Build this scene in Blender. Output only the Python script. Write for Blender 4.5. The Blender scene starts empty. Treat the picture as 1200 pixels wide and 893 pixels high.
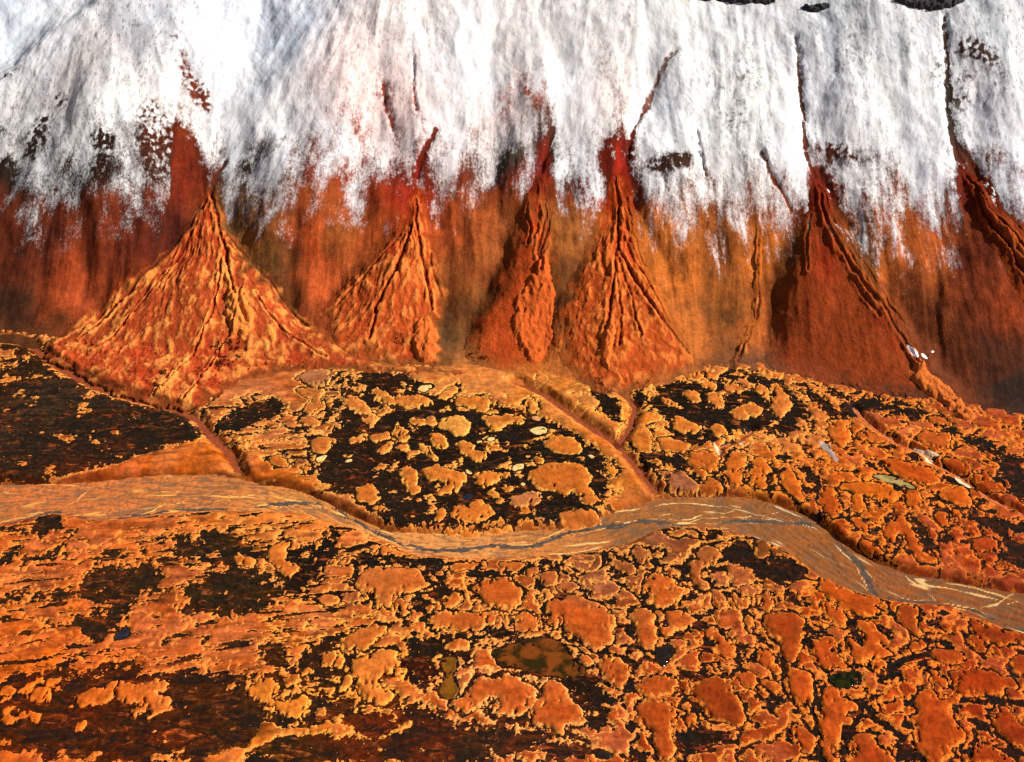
import bpy, math
import numpy as np
from mathutils import Vector

rad = math.radians
F32 = np.float32
rng = np.random.default_rng(7)

# ------------------------------------------------------------------ camera
CAM_H = 400.0
PITCH = rad(33.0)
FPX = 600.0 / math.tan(rad(20.0))          # focal length in pixels of the 1200 px wide photograph


def ray_dirs(p):
    p = np.asarray(p, float)
    dx = (p[:, 0] - 600.0) / FPX
    dy = (446.5 - p[:, 1]) / FPX
    return np.stack([dx, math.cos(PITCH) + dy * math.sin(PITCH), -math.sin(PITCH) + dy * math.cos(PITCH)], 1)


def pts(s):
    return np.array([[float(v) for v in a.split(',')] for a in s.split()])


# ------------------------------------------------------------------ noise
def _h(ix, iy, seed):
    h = (ix.astype(np.uint32) * np.uint32(374761393)) ^ (iy.astype(np.uint32) * np.uint32(668265263)) ^ np.uint32((seed * 2246822519 + 3266489917) & 0xffffffff)
    h = (h ^ (h >> np.uint32(13))) * np.uint32(1274126177)
    return h ^ (h >> np.uint32(16))


_ang = np.arange(256) * (2 * math.pi / 256)
_GX, _GY = np.cos(_ang).astype(F32), np.sin(_ang).astype(F32)


def pn(x, y, seed=0):
    """gradient noise, about -1..1"""
    x = np.asarray(x, F32); y = np.asarray(y, F32)
    fx, fy = np.floor(x), np.floor(y)
    ix, iy = fx.astype(np.int32), fy.astype(np.int32)
    x, y = x - fx, y - fy
    u = x * x * x * (x * (x * 6 - 15) + 10)
    v = y * y * y * (y * (y * 6 - 15) + 10)

    def g(a, b):
        k = (_h(ix + a, iy + b, seed) & np.uint32(255)).astype(np.int32)
        return _GX[k] * (x - a) + _GY[k] * (y - b)
    n00, n10, n01, n11 = g(0, 0), g(1, 0), g(0, 1), g(1, 1)
    a = n00 + u * (n10 - n00)
    b = n01 + u * (n11 - n01)
    return (a + v * (b - a)) * F32(1.5)


def fbm(x, y, seed=0, oct=4, lac=2.03, gain=0.5):
    s = 0; a = 1.0; t = 0
    for i in range(oct):
        s = s + a * pn(x, y, seed + i * 17)
        t += a; a *= gain
        x = x * lac + 3.1; y = y * lac - 1.7
    return s / t


def ridged(x, y, seed=0, oct=4, lac=2.05, gain=0.5):
    s = 0; a = 1.0; t = 0
    for i in range(oct):
        s = s + a * (1 - np.abs(pn(x, y, seed + i * 13)) * 2.0)
        t += a; a *= gain
        x = x * lac + 1.3; y = y * lac + 5.1
    return s / t


def voronoi_edge(x, y, seed=0):
    """distance between nearest and second nearest jittered cell point"""
    fx, fy = np.floor(x).astype(np.int32), np.floor(y).astype(np.int32)
    d1 = np.full(x.shape, 9.0, F32); d2 = d1.copy()
    for a in (-1, 0, 1):
        for b in (-1, 0, 1):
            h = _h(fx + a, fy + b, seed)
            px = fx + a + 0.1 + 0.8 * (h & np.uint32(1023)).astype(F32) / 1023
            py = fy + b + 0.1 + 0.8 * ((h >> np.uint32(10)) & np.uint32(1023)).astype(F32) / 1023
            d = np.hypot(px - x, py - y).astype(F32)
            d2 = np.minimum(d2, np.maximum(d1, d)); d1 = np.minimum(d1, d)
    return d2 - d1


def sstep(a, b, x):
    t = np.clip((x - a) / (b - a), 0, 1)
    return t * t * (3 - 2 * t)


# ------------------------------------------------------------------ distances
def chaikin(p, closed=True, n=1):
    for _ in range(n):
        q = np.roll(p, -1, 0) if closed else p[1:]
        b = p if closed else p[:-1]
        out = np.empty((len(b) * 2, 2)); out[0::2] = b * .75 + q * .25; out[1::2] = b * .25 + q * .75
        if not closed:
            out = np.vstack([p[:1], out, p[-1:]])
        p = out
    return p


def poly_sdf(P, X, Y):
    """signed distance to a closed polygon, negative inside"""
    X = X.astype(F32); Y = Y.astype(F32)
    d = np.full(X.shape, 1e12, F32); ins = np.zeros(X.shape, bool)
    n = len(P)
    for i in range(n):
        ax, ay = P[i]; bx, by = P[(i + 1) % n]
        ex, ey = bx - ax, by - ay
        L = ex * ex + ey * ey + 1e-9
        t = np.clip(((X - ax) * ex + (Y - ay) * ey) / L, 0, 1)
        dx, dy = X - ax - t * ex, Y - ay - t * ey
        d = np.minimum(d, dx * dx + dy * dy)
        if ay != by:
            c = (Y >= min(ay, by)) & (Y < max(ay, by)) & (X < ax + (Y - ay) * ex / ey)
            ins ^= c
    d = np.sqrt(d)
    return np.where(ins, -d, d)


def line_dist(P, X, Y, W=None):
    """distance to an open polyline, arc length of the nearest point, signed side, and width there"""
    X = X.astype(F32); Y = Y.astype(F32)
    d = np.full(X.shape, 1e12, F32); s = np.zeros(X.shape, F32); sd = np.zeros(X.shape, F32)
    w = np.zeros(X.shape, F32)
    acc = 0.0
    for i in range(len(P) - 1):
        ax, ay = P[i]; bx, by = P[i + 1]
        ex, ey = bx - ax, by - ay
        L = math.hypot(ex, ey) + 1e-9
        t = np.clip(((X - ax) * ex + (Y - ay) * ey) / (L * L), 0, 1)
        dx, dy = X - ax - t * ex, Y - ay - t * ey
        q = dx * dx + dy * dy
        m = q < d
        d = np.where(m, q, d); s = np.where(m, acc + t * L, s)
        sd = np.where(m, np.sign(ex * (Y - ay) - ey * (X - ax)), sd)
        if W is not None:
            w = np.where(m, W[i] + t * (W[i + 1] - W[i]), w)
        acc += L
    return np.sqrt(d), s, sd, w


def lin(c):
    c = np.asarray(c, float) / 255.0
    return np.where(c <= .04045, c / 12.92, ((c + .055) / 1.055) ** 2.4)


EXPOSURE = 0.76
KEXP = 1.25       # how much brighter than its own albedo a sunlit level surface shows


def alb(*c):
    return np.minimum(lin(c) ** np.array([1.21, 1.165, 1.21]) / KEXP * 1.04, 0.9)

# ------------------------------------------------------------------ outlines read off the photograph (pixels of the 1200x893 frame)
FOOT = pts("-700,470 -300,420 0,392 60,398 140,415 230,430 330,428 430,428 520,432 620,440 700,462 780,450 860,428 910,440 1000,455 1100,472 1200,490 1500,520 1900,560")
RIVER_N = pts("-260,560 -120,566 0,567 80,568 160,560 200,556 260,556 290,565 350,575 385,590 420,610 455,624 500,626 560,624 620,622 665,620 700,608 730,597 760,588 785,583 850,580 900,588 940,602 965,617 990,640 1020,657 1060,672 1110,680 1160,690 1200,695 1300,715 1480,730")
RIVER_S = pts("1480,850 1300,782 1200,741 1172,735 1133,719 1109,708 1073,707 1031,702 1000,693 960,675 952,667 921,645 891,631 849,622 839,618 790,617 770,620 740,636 720,640 694,646 655,650 629,652 581,655 565,654 524,654 480,648 462,638 444,630 421,620 385,612 361,602 323,600 240,598 200,602 150,608 120,611 92,607 60,601 30,610 0,615 -120,630 -260,640")
WATER = [pts("-260,630 0,615 30,608 55,601 75,601 95,608 120,611 150,607 200,599 240,597 300,596 325,590 375,589 400,600 430,618 450,630 475,639 500,644 535,646 560,641 575,638 610,642 640,636 660,625 690,617 720,616 745,612 770,610 800,616 840,617 860,609 890,611 920,612 950,613 970,622 985,640 1000,655 1012,662 1015,680 1025,698 1050,703 1100,707 1130,711 1160,725 1200,740 1300,778")]
PALE = [pts("0,612 60,600 80,590 98,580 110,572 130,566"), pts("160,606 190,592 205,586 235,582"), pts("205,586 225,579 260,583 300,574"),
        pts("250,588 300,578 340,585 380,594 420,612"), pts("430,622 470,640 520,646 570,652 600,646"), pts("600,646 640,630 670,614 690,610"),
        pts("720,616 770,606 800,611 830,603 860,599"), pts("720,612 760,612 800,612"), pts("800,613 840,605 880,606 910,600"), pts("890,606 930,610 960,622 985,645 1005,668 1018,690 1025,700"),
        pts("1012,666 1030,690 1060,702 1100,706 1140,712 1170,728 1200,742"), pts("1060,675 1080,690 1095,703"), pts("1150,714 1175,702 1190,697"), pts("1155,712 1180,708 1200,704"), pts("985,660 1000,676 1016,694")]
STREAMS = [("narrow red stream bed round the foot of the big left fan", 'red',
            pts("-60,404 0,398 30,401 45,411 62,425 90,442 125,458 160,468 200,477 230,489 243,506 256,519 270,531 276,545 284,566"), 6.5),
           ("red stream bed cut beside the bright plateau in mid picture", 'red',
            pts("604,447 640,462 665,482 700,505 724,520 740,541 760,566 776,584 790,592"), 5.0),
           ("short red side gully joining the stream from the slope", 'red', pts("726,452 744,474 741,490 733,508 724,520"), 4.5),
           ("pale washed-out stream bed trailing down to the right edge", 'pale',
            pts("1000,478 1022,500 1045,515 1062,524 1085,533 1092,542 1120,557 1142,572 1168,588 1205,605 1300,640"), 4.0),
           ("pinkish stream threads in the gully left of the amber blocks", 'pale', pts("880,505 862,518 842,524 844,535"), 3.0)]

# soft-edged dark bog (polygon, ragged edge in metres)
DARK = [
 ("-200,446 0,448 30,446 67,438 87,444 113,456 137,468 173,477 202,481 228,491 236,511 240,519 192,527 161,535 131,549 97,555 77,559 62,567 36,566 0,562 -200,560", 3),
 ("0,398 40,404 55,422 70,436 30,444 0,440 0,432 30,424 20,412 0,412", 3),
 ("372,520 390,505 396,482 386,468 402,466 408,446 425,436 460,434 495,446 520,462 560,470 600,478 640,490 690,512 708,530 716,560 705,598 640,613 560,614 480,620 440,606 395,575 365,563 375,540", 3),
 ("250,500 275,485 300,470 345,462 350,478 320,488 290,503 262,510", 2.5), ("262,500 270,480 292,476 300,490 280,512", 2),
 ("315,455 320,445 332,448 330,458", 1.5), ("385,455 400,438 408,441 398,452 388,460", 1.5),
 ("763,480 758,470 770,445 790,442 815,450 850,447 870,460 895,452 905,440 925,455 945,482 960,500 930,506 910,512 890,505 870,505 850,512 830,520 810,525 790,515 775,505 780,485", 2.5),
 ("745,545 758,520 770,535 800,530 810,550 822,560 820,572 808,555 780,548 765,555", 2), ("736,460 748,455 760,462 752,475 740,478", 2),
 ("945,455 975,470 1000,500 985,495 960,480", 2), ("870,440 900,442 905,450 880,452", 2),
 ("904,550 918,546 930,560 938,585 928,580 912,566", 1.5), ("846,540 851,541 853,570 848,575 845,560", 1),
 ("690,454 712,460 730,478 728,500 712,492 696,476", 2), ("976,482 985,466 1010,470 1041,462 1060,470 1085,480 1080,492 1047,490 1016,480 1000,490 985,492", 3),
 ("1020,521 1049,519 1049,528 1027,527", 1.5), ("1061,531 1072,527 1083,533 1081,543 1061,537", .8), ("1098,500 1122,500 1134,504 1120,510 1100,508", 1.5),
 ("1122,510 1150,508 1170,525 1180,533 1141,527", 2), ("1160,530 1300,545 1300,620 1202,592 1178,575 1172,550", 3), ("1105,555 1125,560 1130,570 1108,566", 1.2),
 ("1143,587 1158,585 1157,595 1141,594", 1.2), ("1059,598 1069,604 1089,630 1101,645 1089,651 1075,634", 1.5), ("1083,584 1113,596 1142,602 1115,606 1089,602", 2),
 ("1095,620 1121,626 1120,640 1101,636", 2), ("1135,600 1200,612 1300,640 1300,690 1190,672 1160,655 1185,640 1150,622", 3), ("992,584 994,602 1016,606 1035,634 1022,634 1014,616 990,607", 1.5),
 ("1046,618 1056,612 1060,628 1050,640 1042,634", 1.5), ("930,545 950,548 960,560 975,565 960,572 944,566 936,556", 1.5),
 ("32,618 56,603 71,604 77,616 60,626 44,632 42,623", 2), ("-100,618 0,618 16,618 32,623 20,628 0,623 -100,630", 1.5),
 ("-120,655 0,650 24,641 28,647 24,655 48,651 69,642 75,640 77,653 85,655 60,655 36,661 20,660 8,665 0,661 -120,668", 2),
 ("96,655 129,650 151,646 155,652 133,656 109,659", 1.5), ("161,647 169,643 179,661 171,661", 1),
 ("89,683 105,669 125,663 149,661 187,665 193,679 177,693 157,709 129,747 105,753 87,741 77,725 101,721 113,717 129,709 113,703 91,701 62,707 79,699 60,697 89,693", 3.5),
 ("-100,712 0,703 20,696 42,692 62,695 81,690 89,692 85,701 60,699 30,704 4,707 -100,722", 1.8),
 ("161,635 193,633 212,628 240,622 264,624 284,634 300,640 300,650 288,655 275,668 240,664 260,650 240,653 212,658 193,661 187,657 204,647 206,636", 2.5),
 ("215,685 240,678 240,669 270,665 307,665 327,681 351,693 321,701 307,717 280,721 252,729 240,733 220,729 210,719 216,705", 3),
 ("320,676 330,645 353,642 373,632 389,618 397,628 395,647 381,669 361,691 345,697 329,687", 3),
 ("413,667 421,645 432,649 442,653 480,653 500,653 524,660 528,679 514,689 510,680 480,664 460,663 442,665", 2), ("480,699 498,693 512,693 520,685 545,693 547,705 516,705 500,713 498,725 480,741 470,730", 2.5),
 ("478,760 480,739 520,741 545,741 573,735 601,739 612,745 593,747 570,756 552,762 548,790 535,768 510,775 520,800 508,815 486,800 470,790", 2.5),
 ("305,769 309,757 319,749 327,755 335,763 334,790 323,792 315,782", 2), ("345,778 352,762 372,755 388,745 400,742 396,756 405,770 412,790 410,806 395,815 370,800 352,800 345,790", 2.5),
 ("-100,800 0,798 16,788 60,786 75,775 84,793 110,792 114,782 140,778 160,775 166,792 195,795 215,782 240,790 280,788 296,795 300,812 318,838 345,850 362,844 370,812 395,820 410,815 420,830 450,835 480,825 520,832 545,846 600,850 640,862 690,872 690,900 -100,900", 3.2),
 ("600,742 625,748 645,742 655,752 660,770 690,775 705,800 716,820 722,850 690,862 684,830 662,800 640,788 590,784 580,765", 2.5),
 ("620,660 640,655 660,668 690,680 685,690 660,672 640,664", 1.5), ("540,672 560,668 590,672 585,678 560,680", 2),
 ("845,640 860,632 873,634 891,649 905,655 930,655 950,669 942,681 922,687 901,681 877,673 851,661", 2), ("760,661 766,655 780,640 797,640 803,651 787,661 770,667", 2), ("821,624 849,620 851,630 829,634 812,632", 1.8),
 ("797,854 829,850 861,864 833,880 800,900 790,872", 2.5), ("720,890 726,868 745,875 770,893", 2), ("1130,836 1160,846 1190,872 1150,868 1135,870", 2), ("1040,872 1062,866 1080,885 1070,900 1050,900", 2),
 ("985,830 1010,826 1030,838 1018,845 1000,840", 2), ("1150,722 1165,728 1158,740 1148,735", 1.5), ("1075,728 1092,720 1110,722 1100,735 1120,745 1098,742", 2.5),
 ("915,695 925,690 940,702 935,715", 2), ("862,740 870,760 884,770 874,772 858,756", 2), ("880,800 900,826 884,822", 2),
]
# dark cracks: polyline, half width in px-ish metres
CRACK = [("801,676 806,654 820,641 850,634 890,630", 2.0), ("1085,750 1128,760 1060,772 1045,785 1040,800 1030,812 1010,822", 3.0), ("1045,785 1000,782 985,776", 2.5),
         ("1055,722 1070,745 1055,765", 1.6), ("1122,820 1160,822 1200,826 1280,832", 2.6), ("984,896 988,870 1000,850 1010,835 1040,850 1062,870 1076,888", 2.6), ("1128,740 1140,760 1155,772", 2),
         ("1040,703 1046,722 1060,735", 1.8), ("872,716 880,735 895,752 912,764 920,785 916,800 925,822 940,842 950,860", 2.4), ("780,752 800,742 812,730", 2), ("755,770 740,790 735,805 727,820", 1.8),
         ("800,815 815,840 822,858", 2.5), ("860,770 880,795 900,800 915,800", 1.6), ("714,680 740,690 756,712", 1.6), ("690,870 660,858 640,846 600,840", 2.0), ("700,840 727,816 745,800", 2), ("968,725 990,726 1030,724", 1.6),
         ("262,565 300,575 350,590", .8), ("245,510 232,488 250,470 262,455", 1.4), ("260,470 285,462 305,455", 1), ("300,485 318,470 340,462", 1), ("310,530 325,550 340,548", 1.2), ("355,500 362,515 360,540 368,545", 1.6),
         ("905,596 940,600 943,580", 1.2), ("0,422 25,420 40,412", .8), ("145,450 0,448", 1.2)]
# orange ground that stays above the bog
LIGHT = [
 ("500,447 560,449 600,444 625,451 660,478 700,503 722,522 740,545 776,581 744,593 722,592 730,572 720,545 700,530 690,518 655,498 628,480 600,465 560,458 520,454", 1.5),
 ("55,560 97,553 131,547 161,535 192,527 240,518 262,522 275,540 276,556 240,556 200,557 160,562 100,568 70,570", 1.5),
 ("285,540 300,528 330,535 345,552 350,570 300,560 286,556", 1.5), ("380,572 420,590 450,615 470,624 430,618 400,600 376,586", 1.2), ("468,617 498,618 498,626 466,626", 1.0), ("600,618 640,620 690,606 700,612 640,622 600,624", 1.0),
 ("240,886 270,880 296,872 306,846 320,846 337,852 365,854 391,840 411,852 420,858 432,866 452,860 480,845 480,852 460,864 434,870 416,862 400,856 365,860 337,858 320,866 296,880 270,900 240,900", 2),
 ("-60,872 14,868 0,876 20,880 42,886 60,893 80,886 96,893 60,900 -60,900", 3), ("600,880 630,876 650,890 600,893", 3), ("735,640 748,636 760,648 780,668 815,640 822,625 760,622", 1.5), ("690,862 720,850 740,880 716,890", 3),
 ("255,450 300,435 390,432 400,440 372,460 380,480 355,492 330,470 300,458 270,470 255,480", 2),
]
MID, BOT, EAST, WEST, RT = ("moss islets in the black bog of the middle terrace", "orange islets in the bottom left corner", "moss islets on the right terrace below the dark slope",
                           "moss mounds south of the river on the left", "orange mounds in the lower right")
SM_MID = "small ragged amber islet in the black bog of the middle terrace"
SM_BOT = "small orange islet in the dark bog of the bottom left corner"
SM_EAST = "small amber islet among black cracks at the top of the right terrace"
SM_RT = "small cracked orange mound in the lower right labyrinth"
SM_E2 = "small deep orange mound on the right terrace above the river bend"
# (label, group, outline, gap of dark bog round it in metres, tone)
MOUNDS = [
 ("blocky upright orange mound with a notch in its right side", RT, "735,720 746,716 760,715 770,721 769,729 763,733 769,745 771,753 763,757 755,760 749,759 745,745 742,735", 2.5, ''),
 ("small smooth square orange mound right of the blocky notched mound", RT, "777,717 790,715 805,719 808,731 798,742 781,748 773,742 777,730", 2.5, ''),
 ("leaning oval orange mound with a pale rim and black crack on its left", RT, "823,736 839,734 855,745 859,759 862,770 855,774 843,771 835,760 830,751 822,743", 2.5, ''),
 ("round orange mound directly above the mound with the long tail", RT, "746,802 754,793 770,790 789,795 795,806 791,818 772,816 760,816 748,812", 1.5, ''),
 ("large lobed orange mound with a tail down to the bottom edge", RT, "740,838 746,822 760,818 780,822 794,830 795,846 787,854 791,872 787,890 772,894 769,872 763,857 750,856 741,850", 1.5, ''),
 ("large dark rust-red double mound pinched at its left side", RT, "807,808 811,798 829,793 847,794 857,802 861,814 873,834 879,844 865,851 849,847 833,844 823,838 817,824 809,818", 2, 'r'),
 ("large rust mound narrowing downwards to a blunt stem", RT, "893,729 910,717 932,719 942,729 944,739 937,759 934,779 920,778 914,761 907,747 895,737", 2, 'r'),
 ("long shield-shaped orange mound below the rust mound with the stem", RT, "920,796 924,782 938,784 950,794 955,812 952,830 944,837 934,828 926,812", 2.5, ''),
 (SM_RT, RT, "857,791 875,783 887,792 888,806 885,814 873,804 861,796", 1.5, ''),
 (SM_RT, RT, "891,796 908,800 919,808 922,821 908,816 891,808", 1.5, ''),
 (SM_RT, RT, "888,769 895,762 908,769 910,780 916,792 901,790 889,780", 1.5, ''),
 (SM_RT, RT, "920,862 930,844 944,852 956,866 958,880 948,886 934,872", 2, ''),
 (SM_RT, RT, "795,823 807,824 815,836 819,852 807,850 799,834", 1.8, ''),
 ("rounded orange mound above the green-black pool", RT, "950,752 960,746 972,747 982,756 986,770 991,785 979,787 966,783 955,778 949,765", 2.2, 'r'),
 ("hook-shaped orange mound wrapped round a small black notch", RT, "991,765 993,749 1004,750 1008,758 1013,757 1012,747 1002,729 1020,729 1035,741 1044,749 1041,757 1029,757 1047,771 1020,771 1011,779 998,775", 2, ''),
 (SM_RT, RT, "1020,777 1035,772 1041,779 1038,790 1026,788", 2, ''),
 ("tall orange mound running from the green-black pool to the bottom edge", RT, "962,812 970,802 982,812 990,822 998,826 992,836 1002,842 1003,852 986,850 988,866 980,880 980,897 964,897 958,886 960,834", 2.2, ''),
 ("orange mound cut by the bottom edge between two black cracks", RT, "992,886 998,868 1012,854 1026,862 1020,866 1032,874 1047,880 1049,905 990,905", 2.2, 'r'),
 ("largest orange mound of the lower right, cut by the bottom edge", RT, "1071,810 1089,804 1099,810 1097,818 1109,818 1121,812 1122,822 1113,834 1115,844 1129,852 1131,866 1121,880 1101,900 1081,900 1079,882 1069,866 1063,850 1073,832", 2, ''),
 ("broad flat deep orange mound pointing to the right edge", RT, "1109,787 1127,784 1150,783 1170,792 1188,798 1192,807 1178,810 1178,817 1145,818 1121,810 1117,802", 2, 'r'),
 ("triangular orange mound left of the broad flat mound", RT, "1085,797 1099,782 1107,792 1113,804 1099,802", 1.5, ''),
 ("wedge-shaped rust mound against the south bank of the river", RT, "1047,709 1073,709 1079,725 1071,735 1087,745 1071,747 1055,731", 1.5, 'r'),
 (SM_RT, RT, "1059,760 1073,751 1083,751 1083,761 1067,767", 1.5, ''),
 (SM_RT, RT, "1088,767 1097,760 1117,765 1133,775 1117,782 1099,776", 1.5, ''),
 ("orange mound along the river bank at the right edge", RT, "1131,749 1135,735 1133,723 1150,728 1175,738 1210,745 1210,756 1175,757 1155,755 1152,765 1140,757", 1.5, 'r'),
 ("deep orange mound cut by the right edge below the bank mound", RT, "1180,773 1200,765 1225,770 1230,805 1188,792", 1.5, 'r'),
 ("dark red mound in the lower right corner", RT, "1158,838 1172,830 1184,832 1194,848 1210,858 1215,890 1182,870 1166,852", 2, 'r'),
 ("glowing red-orange dome in the very bottom right of the frame", RT, "1128,900 1132,880 1150,868 1175,880 1192,900", 2.5, 'r'),
 ("smooth orange mound on the south bank inside the right river bend", RT, "961,679 976,683 1008,697 1029,704 1033,707 1029,711 1031,719 1006,724 984,713 964,699", 1.5, ''),
 (SM_RT, RT, "964,703 985,715 998,728 985,738 968,728 958,712", 1.2, ''),
 ("heart-shaped orange mound with broad pale rim south of the river", RT, "750,679 766,672 789,679 797,688 808,692 797,703 791,712 772,714 760,705 763,699 753,689", 2.5, ''),
 ("boot-shaped orange mound outlined by a thick black crack", RT, "812,651 825,643 839,643 846,651 841,661 829,665 831,671 821,671 830,687 823,695 813,685 803,677 803,669 815,657", 3, ''),
 (SM_RT, RT, "847,695 865,695 877,701 879,709 873,716 861,709", 1.5, ''),
 (SM_RT, RT, "885,699 901,693 912,705 907,717 893,719", 1.5, ''),
 ("orange mound with a thin tail beside the dark boggy hollow by the river", RT, "882,636 891,633 910,643 930,653 905,652 903,656 892,657 883,650", 1.5, ''),
 ("orange mound with two prongs touching the river's inner bend", RT, "774,621 800,620 815,622 821,628 812,630 803,625 800,631 790,632 781,626", 1.5, ''),
 ("pointed amber mound slanting down beside the brown dull flat", RT, "712,645 725,653 742,664 751,673 738,675 720,667 710,655", 1.8, ''),
 (SM_RT, RT, "736,642 748,638 760,647 756,659 750,665 742,655", 1.5, ''),
 (SM_RT, RT, "766,647 780,647 778,653 767,653", 2, ''),
 (SM_RT, RT, "869,721 879,721 887,737 893,749 887,753 879,741", 1.5, ''),
 # middle terrace
 ("cloud-shaped amber mound near the river in the black bog", MID, "527,600 530,593 547,592 551,588 563,584 571,592 576,603 569,612 547,613 530,610", 2.5, ''),
 (SM_MID, MID, "508,600 521,594 523,604 514,615 508,610", 2, ''),
 ("long low amber strip along the north bank of the river", MID, "516,622 530,615 559,619 577,614 593,615 600,619 577,623 540,626", 1.5, ''),
 ("dull violet-edged mound fading into the black bog", MID, "595,587 605,579 621,577 637,581 640,591 625,595 601,596", 2.5, 'v'),
 (SM_MID, MID, "609,597 625,596 623,603 611,604", 1.5, ''),
 (SM_MID, MID, "621,608 629,605 639,610 631,614", 2, 'v'),
 ("long amber mound with a crease on the river's north bank", MID, "649,604 673,597 700,596 714,606 682,615 665,618", 2, ''),
 ("largest amber mound of the middle terrace with fringed lower edge", MID, "614,557 637,545 671,540 688,549 694,559 694,575 704,591 688,593 673,585 669,573 663,585 647,575 633,574 619,565", 2.5, ''),
 (SM_MID, MID, "625,535 635,537 637,544 625,544", 1.5, 'r'),
 ("long pale amber mound with a forked right end left of the largest", MID, "552,563 565,553 597,552 600,561 587,563 593,569 609,575 593,579 587,567 575,568 561,574", 2.2, ''),
 (SM_MID, MID, "565,577 581,574 589,587 581,587", 1.5, ''),
 ("kite-shaped amber mound with a straight left edge", MID, "529,520 549,518 559,522 555,529 575,527 569,541 553,545 540,531", 2.2, ''),
 ("small upright amber mound left of the kite-shaped mound", MID, "498,511 514,505 523,517 524,528 512,525", 2.2, ''),
 ("pale frayed mound with grey stain in the upper black bog", MID, "512,497 530,487 547,488 551,505 538,513 524,507", 2.2, 'p'),
 (SM_MID, MID, "561,488 585,484 613,488 613,496 593,497 581,509 567,495", 1.8, ''),
 (SM_MID, MID, "533,468 547,464 575,466 577,476 567,483 549,478 536,474", 1.6, ''),
 (SM_MID, MID, "510,466 522,456 538,452 538,460 528,469", 1.6, ''),
 (SM_MID, MID, "455,465 480,463 497,465 510,472 498,479 478,478 462,476", 1.8, ''),
 (SM_MID, MID, "613,470 629,465 630,476 623,484 614,477", 1.6, ''),
 (SM_MID, MID, "637,513 661,508 680,517 682,531 661,533 641,527", 1.8, ''),
 (SM_MID, MID, "708,541 720,539 722,559 708,551", 1.5, ''),
 (SM_MID, MID, "488,519 500,519 516,539 500,537", 1.5, ''),
 ("ragged amber mound with a hooked lower side in the bog's centre", MID, "490,549 520,547 547,559 542,575 516,583 510,579 524,565 498,563", 1.8, ''),
 (SM_MID, MID, "472,545 488,551 492,567 486,581 474,577 470,560", 1.8, ''),
 ("fan of amber moss with a grey centre near the bog's lower left", MID, "415,578 422,568 435,566 446,575 445,586 434,594 428,590 418,588", 2, ''),
 (SM_MID, MID, "437,596 448,590 452,600 442,605", 1.5, ''),
 ("smooth oval amber mound ringed by a black crack at the bog's left end", MID, "348,491 360,489 376,493 377,500 366,503 352,499", 2, ''),
 ("teardrop amber mound beside a cream pool at the bog's left end", MID, "362,518 375,514 392,515 398,519 388,524 375,534 364,531", 2.2, ''),
 (SM_MID, MID, "405,516 425,513 425,518 410,522", 1.5, ''),
 (SM_MID, MID, "432,511 458,505 459,515 440,520", 1.5, ''),
 (SM_MID, MID, "443,524 462,517 460,530 446,534", 1.5, ''),
 (SM_MID, MID, "462,495 478,500 480,518 470,520 460,508", 1.5, ''),
 (SM_MID, MID, "402,470 412,462 424,468 430,480 440,486 425,485 408,478", 1.5, ''),
 (SM_MID, MID, "422,490 440,488 444,498 436,503 424,496", 1.5, ''),
 (SM_MID, MID, "432,460 445,454 460,462 470,474 452,474 440,468", 1.6, ''),
 ("smooth brownish mound in the upper left of the middle terrace", MID, "346,444 356,436 380,434 400,436 390,446 380,454 360,450", 1.4, 'v'),
 ("smooth brown-orange mound below its twin near the fan's foot", MID, "344,458 362,454 385,458 376,470 384,478 360,490 350,480 372,468", 1.3, ''),
 ("rounded amber mound in a black crack by the river's north bank", MID, "311,537 322,532 336,538 342,547 328,549 314,545", 1.4, ''),
 (SM_MID, MID, "352,548 364,540 368,548 360,558 354,555", 1.4, ''),
 # south of the river, centre
 ("ring-shaped round orange mound with a yellow rim south of the river", RT, "629,677 641,667 655,669 657,679 645,687 633,685", 2.5, ''),
 (SM_RT, RT, "651,691 665,682 682,687 667,695", 1.6, ''),
 ("largest orange mound at centre bottom with a comb-like lower edge", RT, "638,711 647,701 672,699 694,705 720,719 726,730 716,742 722,752 712,760 696,765 688,757 676,752 662,738 657,725 651,739 647,731", 2.2, ''),
 ("broad oval orange mound with combed top edge below the river", RT, "555,690 563,683 593,676 611,689 617,701 601,717 587,711 571,709 560,700", 1.8, ''),
 ("wide orange mound with a pale scratch and a dimple at its right end", RT, "499,725 514,714 545,719 565,717 581,717 587,727 579,733 569,735 540,743 520,737 506,735", 2, ''),
 ("rounded orange mound with yellow rim right of the wide scratched mound", RT, "600,729 609,719 633,720 633,731 625,744 609,744 601,737", 2, ''),
 ("small hexagonal orange mound above the olive pools", RT, "521,753 534,743 547,747 550,753 540,765 528,766 522,761", 2, ''),
 ("pale fan-shaped mound at the tip of the largest centre mound", RT, "625,703 641,691 651,699 637,709", 1.2, 'p'),
 ("flat-topped orange mound touching the river's south bank", RT, "524,661 565,658 573,662 553,666 541,668 526,669", 1.5, ''),
 (SM_RT, RT, "583,659 617,660 609,667 591,669", 1.5, ''),
 (SM_RT, RT, "611,669 629,663 629,671 617,677", 1.5, ''),
 (SM_RT, RT, "516,701 536,695 547,703 532,713 518,711", 1.5, ''),
 ("big orange mound with two black bites in its lower edge", RT, "527,824 549,814 547,798 577,793 605,791 621,800 633,808 629,820 619,834 599,842 579,840 583,822 577,818 573,825 557,828 551,836 538,834", 2.2, ''),
 ("big rounded orange mound with claw-like lower edge", RT, "613,850 629,826 639,802 647,796 659,802 667,818 684,828 690,842 682,852 667,856 661,862 647,856 633,852", 2.4, ''),
 (SM_RT, RT, "676,771 684,767 696,775 686,781", 1.5, ''),
 ("orange mound above the claw-edged mound, left of a crack", RT, "700,771 712,764 732,774 742,788 736,800 728,815 714,803 703,792", 1.8, ''),
 # left and bottom
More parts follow.
